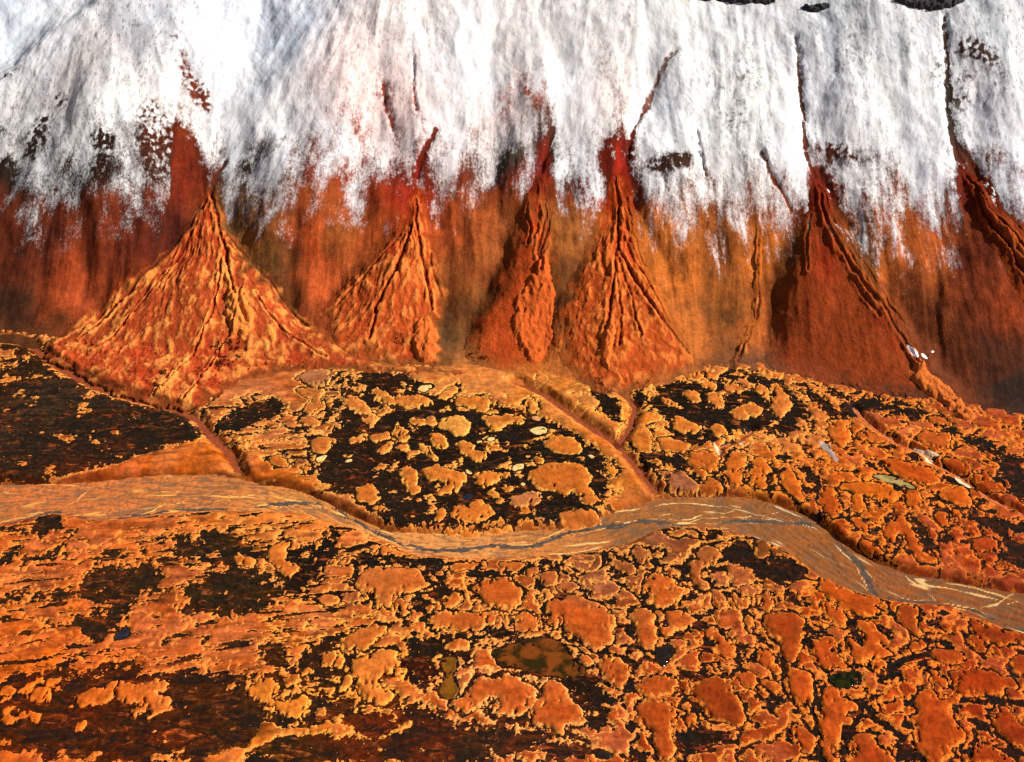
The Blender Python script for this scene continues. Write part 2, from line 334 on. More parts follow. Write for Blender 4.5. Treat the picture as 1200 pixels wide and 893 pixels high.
 ("amber mound curled like a claw above the dark bottom bog", WEST, "410,775 432,771 442,763 462,762 468,775 476,781 460,790 442,794 438,804 452,804 464,812 458,820 450,827 434,822 419,818 415,808 419,796 413,788", 2.4, 'g'),
 ("wing-shaped orange mound above the claw-like amber mound", WEST, "395,753 407,745 421,735 452,733 460,743 442,749 434,765 413,763 399,759", 2, ''),
 ("fringed orange mound left of the claw-like amber mound", WEST, "373,771 385,763 403,767 405,780 399,786 393,778 381,782 373,778", 1.8, ''),
 ("small pale speckled islet beside the claw-like amber mound", WEST, "398,806 405,790 411,794 409,806 397,812", 1.5, 'g'),
 ("golden mound with a dark wrinkled hollow in the bottom bog", WEST, "289,806 300,794 321,794 329,804 321,820 345,820 353,814 363,818 361,840 345,840 327,836 311,826 300,823 293,814", 2.5, 'g'),
 ("small orange islet at the upper tip of the bottom bog", WEST, "347,790 365,782 367,788 353,794", 1.5, ''),
 ("long combed orange mound across the bottom left bog", BOT, "89,814 105,806 125,802 167,800 202,799 198,808 185,816 210,826 194,836 173,846 169,842 177,834 153,838 167,826 151,826 131,822 113,828 93,822", 2, 'g'),
 ("oval orange islet with a stripe, largest of the bottom left islets", BOT, "31,814 42,809 58,808 56,814 66,822 58,828 40,827 32,820", 2, 'g'),
 ("smooth orange islet below the striped islet in the bottom left", BOT, "23,838 34,834 47,837 50,844 38,848 26,844", 2, 'g'),
 (SM_BOT, BOT, "0,834 12,826 26,823 34,829 18,834 4,837", 1.5, 'g'), (SM_BOT, BOT, "1,842 14,838 20,844 14,851 2,847", 1.5, 'g'), (SM_BOT, BOT, "2,810 10,804 20,808 16,814 4,815", 1.5, 'g'),
 (SM_BOT, BOT, "3,819 12,817 15,821 4,825", 1.5, 'g'), (SM_BOT, BOT, "20,814 30,805 42,797 51,797 51,802 36,805 26,814", 1.5, 'g'), (SM_BOT, BOT, "55,798 65,793 73,794 70,802 57,802", 1.5, 'g'),
 (SM_BOT, BOT, "90,852 97,846 100,850 93,855", 1.5, 'g'),
 ("crescent orange mound with a dark bite south of the left river", WEST, "313,651 323,638 335,636 341,640 337,649 339,658 351,661 353,671 343,679 331,677 327,667 313,661", 2.2, ''),
 ("lozenge orange mound left of the crescent mound", WEST, "273,649 286,649 298,659 294,665 278,661", 2, ''),
 ("flat little islet in the dark hollow right of the crescent", WEST, "357,657 371,654 371,660 359,660", 1.5, ''),
 ("ragged little islet in the dark hollow, nearest the river", WEST, "361,638 369,634 377,638 367,647", 1.5, ''),
 ("long sausage-shaped orange mound beside the river's south bank", WEST, "428,643 438,637 450,643 480,645 492,648 478,651 438,651", 1.8, ''),
 ("small amber mound between dark hollow and combed mound", WEST, "397,659 409,653 415,657 401,665", 1.5, ''),
 ("big combed orange mound fanning out south of the river", WEST, "411,675 432,667 460,665 482,667 500,676 508,685 504,691 484,698 470,697 462,701 456,713 444,715 438,699 421,693", 1.6, ''),
 ("ragged orange mound hanging below the big combed mound", WEST, "462,705 472,701 480,717 472,725 464,719", 1.5, ''),
 ("small pitted round mound ringed by a crack", WEST, "371,701 385,695 395,701 389,709 377,707", 1.5, ''),
 # right terrace
 ("smooth oval amber mound ringed by black, highest on the right terrace", EAST, "785,495 793,489 809,493 819,501 823,503 817,510 799,507 789,501", 2.4, ''),
 (SM_EAST, EAST, "799,462 807,457 819,464 821,473 807,471", 2, ''), (SM_EAST, EAST, "819,451 833,446 842,454 839,458 823,456", 1.8, ''),
 (SM_EAST, EAST, "827,460 841,459 853,474 841,482 829,474", 2, ''), (SM_EAST, EAST, "849,454 865,451 873,458 865,461 851,460", 1.5, ''),
 ("star-shaped amber islet in the black cracks of the right terrace", EAST, "857,482 873,472 891,474 897,482 887,492 877,482 875,494 859,488", 1.8, ''),
 (SM_EAST, EAST, "769,468 780,465 795,472 801,480 787,478", 2, ''),
 ("tall leaning amber mound at the foot of the dark red fan", EAST, "902,450 911,448 922,462 928,480 918,492 907,484 901,474", 2, ''),
 (SM_EAST, EAST, "885,446 897,452 901,468 889,466", 1.5, ''), (SM_EAST, EAST, "803,436 815,434 829,442 815,448 805,444", 1.4, 'r'), (SM_EAST, EAST, "833,499 845,497 855,509 841,513 834,507", 1.8, ''),
 ("amber plateau with a shaded side right of the red stream", EAST, "736,509 750,482 778,489 770,495 756,501 768,517 770,535 752,533 740,521", 1.2, ''),
 (SM_EAST, EAST, "770,513 793,513 811,525 801,531 772,533", 1.8, ''),
 ("square amber block above the river with a dark slit", EAST, "805,533 825,528 843,533 846,549 833,559 821,551 805,543", 1.5, ''),
 ("brown-orange block between red stream and river", EAST, "772,557 791,551 809,555 819,575 801,578 785,576", 1.5, 'v'),
 ("small fan-ended amber block on the river's north bank", EAST, "822,567 831,557 845,565 855,578 821,577", 1.4, ''),
 ("flame-shaped amber mound with a yellow rim above the river", EAST, "874,549 889,535 901,541 904,553 897,561 905,575 887,575 875,565", 1.6, ''),
 ("long amber block with rounded top on the outer river bank", EAST, "912,553 928,549 938,569 944,581 942,595 922,577 914,561", 1.6, ''),
 ("plain amber block left of the flame-shaped mound", EAST, "849,533 873,529 877,539 869,559 869,571 857,573 851,551", 1.3, ''),
 (SM_E2, EAST, "1003,508 1018,505 1045,515 1041,520 1022,520 1006,517", 1.6, ''), ("lumpy amber mound under the dark slope's foot", EAST, "966,498 982,490 996,494 996,506 1000,517 986,529 972,513", 1.5, ''),
 ("broad orange mound left of the dark bog at the right edge", EAST, "1073,513 1089,506 1119,510 1109,519 1109,527 1089,525", 1.6, ''),
 ("long orange mound right above the sage green pool", EAST, "1029,541 1047,537 1081,547 1097,555 1104,569 1081,571 1061,563 1041,553", 1.4, ''),
 ("round orange mound with yellow rim right of the sage green pool", EAST, "1099,579 1111,571 1131,573 1142,587 1137,596 1113,591", 1.8, ''),
 (SM_E2, EAST, "1101,539 1119,537 1141,551 1127,557 1109,549", 1.4, 'r'), (SM_E2, EAST, "1135,561 1154,549 1170,567 1180,575 1168,579 1150,573", 1.4, 'r'),
 ("orange block on the outer bank of the river bend", EAST, "955,580 972,571 986,581 990,599 982,607 965,603", 1.6, ''),
 ("long golden mound directly below the sage green pool", EAST, "982,571 1020,563 1053,573 1055,589 1031,587 1000,579", 1.4, ''),
 (SM_E2, EAST, "1057,579 1075,573 1083,595 1073,599 1055,589", 1.3, ''), ("bean-shaped orange mound with a tiny hole beside the river bend", EAST, "992,611 1004,603 1016,613 1018,623 1004,619", 1.8, ''),
 (SM_E2, EAST, "1087,488 1097,486 1119,496 1113,500 1093,498", 1.5, ''), (SM_E2, EAST, "992,583 1010,579 1018,591 1008,599 996,599", 1.5, ''),
 (SM_E2, EAST, "1091,603 1101,599 1113,617 1105,625", 1.6, ''), (SM_E2, EAST, "1117,599 1127,601 1133,617 1139,629 1129,627", 1.6, ''),
 ("crooked orange mound along the outer bank below the bean shape", EAST, "1008,632 1020,634 1029,643 1047,651 1029,653 1010,643", 1.4, ''),
 ("arched orange mound near the right edge above the river", EAST, "1139,632 1152,628 1168,632 1178,649 1162,647 1141,647", 1.6, ''), (SM_E2, EAST, "1166,661 1176,657 1182,667 1170,671", 1.6, ''),
 ("branching orange ridge ending at the river bank", EAST, "1033,620 1049,602 1066,610 1074,634 1087,649 1101,660 1080,662 1062,648 1056,622 1049,640 1037,634", 1.4, ''),
]
# pools (label, category, outline, kind)
POOLS = [
 ("big olive brown pool with murky bottom below the comb-edged mound", "pool", "574,767 593,757 621,749 641,746 655,753 667,767 690,790 673,794 647,792 633,790 601,782 585,775", 'olive'),
 ("small olive pool shaped like a keyhole", "pool", "518,770 535,770 535,782 528,792 538,808 532,818 520,819 514,810 518,800 525,794 516,780", 'ochre'),
 ("green-black pool among the lower right orange mounds", "pool", "968,794 986,788 1012,790 1006,800 990,808 976,802", 'green'),
 ("black diamond-shaped pool between the small square mounds", "pool", "764,769 780,755 790,761 782,773 776,784", 'black'),
 ("small navy blue pool in the orange flats at left", "pool", "133,747 151,734 150,746 137,750", 'navy'),
 ("black oval pool at the bottom edge", "pool", "697,884 707,879 718,886 708,890", 'black'),
 ("largest cream pool in the black bog, below the pinkish one", "pool", "619,505 627,500 642,501 639,508 629,510", 'cream'),
 ("cream pool near the upper rim of the black bog", "pool", "488,457 494,453 504,451 507,454 496,461", 'cream'),
 ("pinkish cream pool just above the largest cream pool", "pool", "621,489 629,487 636,491 629,494", 'pink'),
 ("small oval cream pool right of the kite-shaped mound's tip", "pool", "569,516 575,512 580,513 577,517", 'cream'),
 ("small grey-cream pool touching the kite-shaped mound", "pool", "557,518 565,516 564,520", 'cream'),
 ("pale cream pool above the largest amber mound", "pool", "599,550 605,544 615,543 613,549 603,552", 'cream'),
 ("tiny cream pool left of the pale amber mound with forked end", "pool", "545,551 549,551 554,556 548,556", 'cream'),
 ("thin white pool right of the largest amber mound", "pool", "687,533 698,535 694,538", 'cream'),
 ("cream pool at the tip of the teardrop mound", "pool", "369,539 381,533 383,537 373,544", 'cream'),
 ("small cream pool in the left black bog", "pool", "404,541 411,538 413,541 407,543", 'cream'),
 ("tiny cream pool above the forked amber mound", "pool", "609,567 614,566 616,570 611,570", 'cream'),
 ("long sage green pool on the right terrace", "pool", "1020,558 1039,557 1061,565 1075,574 1057,571 1037,565", 'sage'),
 ("slate blue pool by the cloud-shaped mound", "pool", "541,585 548,580 556,581 549,587", 'navy'),
]
CRUSTS = [
 ("white crust around the head of the pale stream bed", "salt crust", "1067,526 1078,526 1099,531 1103,534 1089,537 1097,543 1083,544 1084,535"),
 ("small white crust patch further down the pale stream bed", "salt crust", "1117,562 1123,556 1128,564 1140,571 1134,572"),
 ("pale pink crust in the gully above the square amber block", "salt crust", "834,518 840,521 847,529 845,535 838,527"),
 ("slim pale crust beside the pink crust in the gully", "salt crust", "864,521 874,515 873,519 866,523"),
 ("pale bluish crust band left of the sage green pool", "salt crust", "958,517 966,518 974,522 976,530 984,539 979,542 968,530 960,522"),
]
SNOWP = [
 ("largest white snow patch left in the channel of the dark red fan", "1061,401 1069,407 1078,418 1074,421 1065,411"),
 ("small white snow patch just right of the largest one", "1079,413 1087,418 1086,421 1080,418"),
 ("tiny white snow dot right of the fan channel", "1091.5,411.3 1094,410.8 1094.6,412.6 1092,413"),
]
# ------------------------------------------------------------------ the sampling lattice (dense where the place is seen, coarse to the horizon)
def axis(a, b, step, lo, hi):
    core = np.arange(a, b, step)
    def ext(n, span):
        q = np.linspace(0, 1, n + 1)[1:] ** 2.2
        return q * span
    left = a - ext(16, a - lo)[::-1]
    right = core[-1] + ext(16, hi - core[-1])
    return np.concatenate([left, core, right])


XS = axis(-335, 335, .55, -3000, 3000)
YS = axis(352, 905, .68, -2500, 1700)
X, Y = np.meshgrid(XS.astype(F32), YS.astype(F32))
NR, NC = X.shape


def bil(Z, x, y):
    i = np.interp(x, XS, np.arange(NC)); j = np.interp(y, YS, np.arange(NR))
    i0 = np.clip(i.astype(int), 0, NC - 2); j0 = np.clip(j.astype(int), 0, NR - 2)
    a, b = i - i0, j - j0
    return (Z[j0, i0] * (1 - a) + Z[j0, i0 + 1] * a) * (1 - b) + (Z[j0 + 1, i0] * (1 - a) + Z[j0 + 1, i0 + 1] * a) * b


def on_plane(p, z=0.0):
    d = ray_dirs(p)
    t = (z - CAM_H) / d[:, 2]
    return np.stack([d[:, 0] * t, d[:, 1] * t], 1)


def on_land(p, Z):
    """where the sight line through each outline point first meets the surface Z"""
    d = ray_dirs(p)
    T = np.linspace(380, 1900, 1400)[None, :]
    x, y, z = d[:, :1] * T, d[:, 1:2] * T, CAM_H + d[:, 2:3] * T
    below = z < bil(Z, x, y)
    k = np.where(below.any(1), below.argmax(1), 1399); k = np.maximum(k, 1)
    r = np.arange(len(d))
    z0 = (z - bil(Z, x, y))
    g0, g1 = z0[r, k - 1], z0[r, k]
    f = np.clip(g0 / (g0 - g1 + 1e-9), 0, 1)
    t = T[0, k - 1] + f * (T[0, k] - T[0, k - 1])
    return np.stack([d[:, 0] * t, d[:, 1] * t], 1)


_f = on_plane(FOOT)
FX = np.concatenate([[-3000], _f[:, 0], [3000]]); FY = np.concatenate([[_f[0, 1]], _f[:, 1], [_f[-1, 1]]])
def smooth_line(sig):
    q = np.arange(-3000, 3001, 2.0); f = np.interp(q, FX, FY); k = np.exp(-.5 * (np.arange(-200, 201, 2.0) / sig) ** 2)
    return np.convolve(np.pad(f, 100, 'edge'), k / k.sum(), 'valid'), q


f1, q1 = smooth_line(9.0); f2, _ = smooth_line(48.0)
S0 = Y - np.interp(X, q1, f1); S1 = Y - np.interp(X, q1, f2)
S = (S0 + (S1 - S0) * sstep(0, 90, S0) + 3.0 * pn(X / 30, Y / 60, 5)).astype(F32)      # metres behind the slope's foot
TAN = math.tan(rad(32.5))
sp = np.maximum(S, 0)
ZB = TAN * (sp - 26 * (1 - np.exp(-sp / 26))) + .12 * np.minimum(sp, 20)
ZB = np.where(S < 0, S * .25, ZB)
ZB = np.where(S > 330, np.interp(S, [330, 430, 1400], [0, 25, -180]) + float(TAN * (330 - 26) + 2.4), ZB).astype(F32)
PROFILE = np.maximum(ZB, 0)

GULLIES = [("-60,128 -20,92 30,55 70,22 100,-6 140,-50", 9, 26), ("246,236 258,185 280,105 305,25 318,-60", 13, 34), ("488,215 508,162 558,95 592,30 612,-50", 6, 30), ("640,195 655,140 672,70 690,0 700,-60", 5, 26),
           ("727,200 740,160 765,95 795,45 832,-10", 7, 24), ("958,208 946,150 938,100 930,40 924,-40", 5, 22), ("1130,200 1112,140 1108,80 1104,10 1100,-40", 6.5, 24),
           ("1330,300 1290,200 1260,100 1240,0", 14, 25), ("400,260 420,200 445,120", 3, 10), ("560,240 585,170 600,120", 3, 9), ("845,280 840,210 835,120 850,40", 1.8, 20), ("1050,270 1030,180 1020,90 1010,20", 1.8, 20),
           ("716,250 690,296 664,342 645,388 632,425", 5, 8), ("606,262 580,320 553,375 528,412", 5, 8), ("926,250 915,310 904,370 893,425", 5, 8), ("1000,270 1022,312 1048,352 1070,385", 3, 7), ("742,240 762,280 775,310", 3, 6),
           ("96,250 99,300 100,345", 4, 6), ("138,262 126,330 118,372", 4, 7), ("62,262 46,330 40,370", 3, 7), ("214,300 180,330 150,355 110,385", 5, 9), ("262,262 290,310 330,350 365,385", 4, 8), ("345,262 345,320 350,365", 2.5, 5), ("448,270 415,315 375,360", 3, 7), ("515,262 528,320 520,380", 3, 7), ("1100,280 1085,340 1095,400 1130,450", 4, 10)]
RIDGES = [("150,-60 125,0 60,48 0,97 -80,150", 9, 14), ("140,-40 135,60 120,150 105,230", 15, 42), ("440,-20 400,90 370,200", 4, 25), ("870,20 880,120 880,220", 2, 26), ("1000,40 1000,140 1010,230", 2, 26)]


def relief(Z):
    R = np.zeros_like(Z)
    for tab, sg in ((GULLIES, -1), (RIDGES, 1)):
        for s, a, w in tab:
            P = chaikin(on_land(pts(s), Z), False, 2)
            x0, x1, y0, y1 = P[:, 0].min() - 6 * w, P[:, 0].max() + 6 * w, P[:, 1].min() - 6 * w, P[:, 1].max() + 6 * w
            i = slice(*np.searchsorted(XS, [x0, x1])); j = slice(*np.searchsorted(YS, [y0, y1]))
            wx = 1.5 * pn(X[j, i] / 14, Y[j, i] / 25, 77) + 5 * pn(X[j, i] / 45, Y[j, i] / 50, 79)
            d = line_dist(P, X[j, i] + wx, Y[j, i])[0]
            rs = .45 * w; q = (np.sqrt(d * d + rs * rs) - rs) / w
            fall = np.maximum(np.exp(-q) - np.exp(-6.0), 0)
            R[j, i] += sg * a * fall
    return R * sstep(0, 30, S)


ZM = ZB.copy()
for _ in range(3):
    ZM = (ZB + relief(ZM)).astype(F32)
ZSM = np.maximum(ZM, 0).astype(F32)          # smooth land used to place every outline


def xy(s, Z=None):
    return on_land(pts(s) if isinstance(s, str) else s, ZSM if Z is None else Z)


def window(P, m):
    x0, y0 = P.min(0) - m; x1, y1 = P.max(0) + m
    i0, i1 = np.searchsorted(XS, [x0, x1]); j0, j1 = np.searchsorted(YS, [y0, y1])
    return slice(max(j0 - 1, 0), min(j1 + 1, NR)), slice(max(i0 - 1, 0), min(i1 + 1, NC))


# noise shared by everything on the plain
JAG = (2.9 * fbm(X / 6.5, Y / 7.5, 11, 5, 2.1, .66) + 1.1 * (ridged(X / 2.3 + .5 * fbm(X / 5, Y / 5, 13, 2), Y / 7.5, 15, 2) - .28) * sstep(-.3, .3, fbm(X / 25, Y / 25, 19, 2))).astype(F32)        # ragged moss edges, metres
BITE = np.maximum(0, fbm(X / 2.4 + .4 * pn(X / 6, Y / 6, 17), Y / 6.0, 23, 4, 2.1, .6) - .10)
MJAG = (JAG * 1.1 + 15.0 * BITE * sstep(-.22, .18, fbm(X / 17, Y / 17, 27, 2)) - .3 + 3.0 * fbm(X / 10, Y / 10, 29, 3)).astype(F32)
WX = (2.0 * fbm(X / 16, Y / 16, 21, 2)).astype(F32); WY = (2.0 * fbm(X / 16, Y / 16, 31, 2)).astype(F32)
N30 = fbm(X / 30, Y / 30, 41, 3).astype(F32)
N8 = fbm(X / 8, Y / 8, 51, 3).astype(F32)
N3 = fbm(X / 3, Y / 3, 61, 3).astype(F32)


def field(points, j=slice(None), i=slice(None), s=14.0, warp=1.0):
    """blend of colours or numbers given at points of the photograph"""
    P = xy(np.array([p[:2] for p in points], float)); V = np.array([np.atleast_1d(p[2]) for p in points], float)
    x, y = X[j, i] + 3 * warp * WX[j, i], Y[j, i] + 3 * warp * WY[j, i]
    num = np.zeros(x.shape + (V.shape[1],), F32); den = np.zeros(x.shape, F32)
    for (a, b), v in zip(P, V):
        w = 1.0 / ((x - a) ** 2 + (y - b) ** 2 + s * s) ** 2
        den += w; num += w[..., None] * v.astype(F32)
    return num / den[..., None]


# ------------------------------------------------------------------ the plain
JG = slice(0, int(np.searchsorted(YS, 720)))
x, y = X[JG], Y[JG]
jag, wx, wy, n8, n3, n30 = JAG[JG], WX[JG], WY[JG], N8[JG], N3[JG], N30[JG]
crackw = field([(100, 800, -.5), (100, 640, -.6), (300, 720, -.3), (300, 620, -.1), (430, 720, .2), (560, 680, .5), (560, 530, 1.0), (700, 720, .7), (840, 720, .6), (900, 800, .75), (1050, 800, .5), (1150, 720, .2), (820, 470, 1.0),
                (800, 560, .2), (960, 540, .5), (1050, 590, .6), (1150, 640, .8), (1150, 500, .4), (330, 480, .8), (30, 420, .5), (240, 550, -1.0), (620, 450, -1.0)], JG, s=20)[..., 0]
we = 1 - sstep(-90, -10, x + .2 * (y - 480)); ea = sstep(60, 110, x + .35 * (y - 560)) * sstep(470, 500, y + .0 * x)
vx, vy = x + 3.2 * wx + 1.2 * jag, y + 3.2 * wy + 1.2 * jag
e = voronoi_edge(vx / 17, vy / 19, 3) * 17
ew = voronoi_edge((vx + .3 * vy) / 36, (vy - .10 * vx) / 13, 4) * 14
ee = voronoi_edge((.82 * vx - .57 * vy) / 24, (.57 * vx + .82 * vy) / 11, 6) * 12
e = e * (1 - we) * (1 - ea) + ew * we + ee * ea * (1 - we)
e2 = voronoi_edge((x + 3.0 * wx + jag) / 7.5, (y + 3.0 * wy + jag) / 8.0, 9) * 7.5 + 2.5 * we
cw = 1.5 * crackw + 1.6 * fbm(x / 22, y / 22, 71, 2)
G = np.minimum(4.0, (e - cw) * .8 + .75 * jag)
G = np.minimum(G, (e2 - .8 * cw + .3 + 2.6 * fbm(x / 22, y / 22, 75, 2)) * 1.0 + .6 * jag + 1.35)
G = np.minimum(G, (.42 - .18 * crackw - n8) * 8)
STW = fbm((x + .35 * y) / 22, (y - .16 * x) / 3.6, 83, 5, 2.1, .62)
G = np.minimum(G, 4 - we * 1.0 * np.maximum(0, (STW - .05) * 30))
for s, rg in DARK:
    P = xy(s); j, i = window(P, 10)
    jj = slice(j.start, min(j.stop, JG.stop))
    d = poly_sdf(chaikin(P, n=1), X[jj, i] + WX[jj, i], Y[jj, i] + WY[jj, i]) + JAG[jj, i] * (.9 + .5 * rg) + 12 * BITE[jj, i] + .9 * rg * N8[jj, i] + 8 * (STW * we)[jj, i]
    G[jj, i] = np.minimum(G[jj, i], d)
for s, w in CRACK:
    P = chaikin(xy(s), False, 2); j, i = window(P, 10)
    jj = slice(j.start, min(j.stop, JG.stop))
    d = line_dist(P, X[jj, i] + .5 * WX[jj, i], Y[jj, i] + .5 * WY[jj, i])[0] - w * .62 + .7 * JAG[jj, i]
    G[jj, i] = np.minimum(G[jj, i], d)
# little islets and flecks inside the bog
isl = field([(100, 510, .3), (200, 500, .3), (560, 500, .95), (450, 560, .75), (650, 600, .6), (660, 510, .8), (430, 470, 1.0), (840, 480, .5), (150, 690, .45), (260, 700, .4), (430, 690, .4), (100, 850, .45), (220, 850, .4), (300, 870, .5), (450, 860, .45), (600, 870, .5), (700, 760, .5), (820, 870, .4),
             (900, 660, -.4), (1150, 650, .55), (1050, 480, .3), (1170, 530, .5), (900, 760, .5), (1020, 840, .5)], JG, s=15)[..., 0]
fleck = .62 * fbm((x + .3 * y) / 5.5, (y - .25 * x) / 4.2, 81, 5, 2.1, .62) + .75 * fbm(x / 15, y / 13, 85, 2)
G = np.where(G < 1, np.maximum(G, (fleck - .46 + .26 * isl) * 9), G)
for s, rg in LIGHT:
    P = xy(s); j, i = window(P, 8)
    jj = slice(j.start, min(j.stop, JG.stop))
    d = -poly_sdf(chaikin(P, n=1), X[jj, i] + .4 * WX[jj, i], Y[jj, i] + .4 * WY[jj, i]) + JAG[jj, i] * rg * .7
    G[jj, i] = np.maximum(G[jj, i], d)

# pools, mounds: outlines on the plain, bog left round each mound
MP = [chaikin(xy(m[2]), n=1) for m in MOUNDS]
for m, P in zip(MOUNDS, MP):
    j, i = window(P, 10); jj = slice(j.start, min(j.stop, JG.stop))
    sd = poly_sdf(P, X[jj, i] + .45 * WX[jj, i], Y[jj, i] + .45 * WY[jj, i]) + MJAG[jj, i]
    gap = (m[3] * .9) * np.clip(.8 + 2.2 * N8[jj, i], -.3, 2)
    G[jj, i] = np.where(sd < 0, np.minimum(G[jj, i], -1.5), np.minimum(G[jj, i], sd - gap))
PP = [chaikin(xy(p[2]), n=2) for p in POOLS]
for p, P in zip(POOLS, PP):
    j, i = window(P, 8); jj = slice(j.start, min(j.stop, JG.stop))
    sd = poly_sdf(P, X[jj, i], Y[jj, i])
    G[jj, i] = np.minimum(G[jj, i], np.where(sd < 0, -2.0, sd - 1.2 + .8 * JAG[jj, i]))

# river and stream cuts
def cl(s, Z):
    return on_plane(s, Z)
RP = np.vstack([on_plane(RIVER_N, -2.0), on_plane(RIVER_S, -3.0)])
RP = chaikin(RP, n=2)
jr, ir = window(RP, 60); jr = slice(jr.start, min(jr.stop, JG.stop))
DR = np.full(x.shape, 60, F32)
DR[jr, ir] = poly_sdf(RP, X[jr, ir] + .35 * WX[jr, ir], Y[jr, ir] + .35 * WY[jr, ir])
DR = DR + .12 * jag + .9 * n8
DS = np.full(x.shape, 60, F32)
SP = []
for lab, kind, p, w in STREAMS:
    P = chaikin(on_land(p, ZSM - .8), False, 2)
    SP.append(P)
    j, i = window(P, 20); jj = slice(j.start, min(j.stop, JG.stop))
    d = line_dist(P, X[jj, i] + .3 * WX[jj, i], Y[jj, i] + .3 * WY[jj, i])[0] - w * .24 + .45 * JAG[jj, i] + .8 * N8[jj, i]
    DS[jj, i] = np.minimum(DS[jj, i], d + (1.5 if kind == 'pale' else 0))
und = .5 * n30 + .15 * n8
ZG = und + .8 * sstep(-.2, 1.6, G) * sstep(3, 12, DR) + .10 * n3 * sstep(0, 1, G) + .05 * N3[JG] + .34 * fbm(x / 2.1, y / 2.3, 89, 3, 2.1, .6) * (1 - sstep(-.5, .6, G))
# rounded plateau shoulders above the north bank and the streams
north = sstep(-4, 10, DR) * np.exp(-np.maximum(DR, 0) / 26)
ZG = ZG + .8 * north + .3 * np.exp(-np.maximum(DS, 0) / 12) * sstep(-1, 5, DS)
ZG0 = ZG.copy()
RB = -2.6
kr = sstep(-1.0, 5.0 + 3.0 * n8, DR)
ZG = ZG * kr + (RB - .6) * (1 - kr)
sdep = 1.9
ks = sstep(-.8, 5.5 + 2.0 * n8, DS)
ZG = np.minimum(ZG, ZG * ks + np.minimum(ZG, -sdep) * (1 - ks) + 0)
# the sheet dips under the slope behind its foot
Sg = S[JG]
ZG = np.where(Sg > 0, ZG - .02 * Sg - .0 * Sg, ZG)
BANK = np.maximum(.85 * (1 - sstep(.5, 4.0, DR)) * sstep(-2, 0, DR), .85 * (1 - sstep(.3, 2.2, DS)))
ZG = ZG.astype(F32)

# ------------------------------------------------------------------ the slope's fine relief and snow
JM = slice(int(np.searchsorted(YS, 545)), NR)
xm, ym, sm_ = X[JM], Y[JM], S[JM]
flow_x = xm + 4 * fbm(xm / 40, ym / 60, 91, 2)
hp = xy("128,-30")[0]
th = np.arctan2(xm - hp[0], hp[1] - ym + 20); rr = np.hypot(xm - hp[0], ym - hp[1])
hx = xy("240,180")[0]
whill = (1 - sstep(-25, 15, xm - np.interp(ym, [hx[1] - 60, hx[1], hp[1] + 40], [hx[0] - 10, hx[0], hp[0] + 80]))) * sstep(30, 80, sm_)
h2 = xy("478,-90")[0] + np.array([0, 45.])
th2 = np.arctan2(xm - h2[0], h2[1] - ym); rr2 = np.hypot(xm - h2[0], ym - h2[1])
gl_, gr_ = xy("246,236 258,185 280,105 305,25"), xy("488,215 508,162 558,95 592,30")
wsp = sstep(-8, 14, xm - np.interp(ym, gl_[:, 1], gl_[:, 0])) * (1 - sstep(-14, 8, xm - np.interp(ym, gr_[:, 1], gr_[:, 0]))) * sstep(20, 60, sm_)


def streak(fu, fv, seed, oct=4, rd=False):
    f = ridged if rd else fbm
    a = f(flow_x / fu, ym / fv, seed, oct, 2.05, .58)
    b = f(th * 75 / fu, rr / fv, seed + 7, oct, 2.05, .58)
    c = f(th2 * 95 / fu, rr2 / fv, seed + 9, oct, 2.05, .58)
    return a * (1 - whill) * (1 - wsp) + b * whill * sstep(5, 75, rr) + c * wsp * (1 - whill)
ST1 = streak(7, 55, 101); ST2 = streak(2.6, 14, 111); ST3 = streak(4.5, 22, 121, 4, True)
slant = ridged((xm - .55 * ym) / 3.2, (ym + .5 * xm) / 12, 131, 3)
slant2 = ridged((xm + .7 * ym) / 3.0, (ym - .6 * xm) / 11, 137, 3)
mixs = sstep(-.25, .25, fbm(xm / 60, ym / 60, 141, 2))
HERR = slant * mixs + slant2 * (1 - mixs)
SNOWLINE = pts("-600,200 -100,235 0,232 30,248 60,244 85,252 120,238 160,240 195,236 205,165 222,170 240,235 252,224 275,240 310,245 350,240 380,226 420,228 455,232 484,226 490,186 497,230 520,236 545,225 565,235 600,215 622,202 640,168 652,232 680,250 712,242 722,184 730,184 739,246 785,262 820,268 870,272 900,262 944,276 954,215 962,205 977,258 1020,272 1060,268 1090,285 1118,256 1126,205 1140,222 1174,256 1200,268 1300,290 1900,300")
sl = xy(SNOWLINE); o = np.argsort(sl[:, 0]); sl = sl[o]
YSN = np.interp(xm + 5 * fbm(xm / 9, ym / 40, 151, 3), sl[:, 0], sl[:, 1])
SN = (ym - YSN) * .27 + 12 * ST1 + 9.0 * ST2 + 8 * fbm(xm / 14, ym / 18, 161, 3) + 6.0 * N3[JM]
SN = np.minimum(SN, 10 + .05 * (ym - YSN) + 7 * ST2 + 4 * HERR)


def ell(cx, cy, rx, ry, rot=0, n=14):
    a = np.linspace(0, 2 * math.pi, n, endpoint=False); r = rad(rot)
    u, v = rx * np.cos(a), ry * np.sin(a)
    return np.stack([cx + u * math.cos(r) - v * math.sin(r), cy + u * math.sin(r) + v * math.cos(r)], 1)


def blob(E, soft=6.0):
    P = xy(E); j, i = window(P, 4 * soft)
    j = slice(max(j.start, JM.start), max(j.stop, JM.start))
    d = poly_sdf(P, X[j, i] + WX[j, i], Y[j, i] + WY[j, i])
    return slice(j.start - JM.start, j.stop - JM.start), i, 1 - sstep(-soft, soft, d)


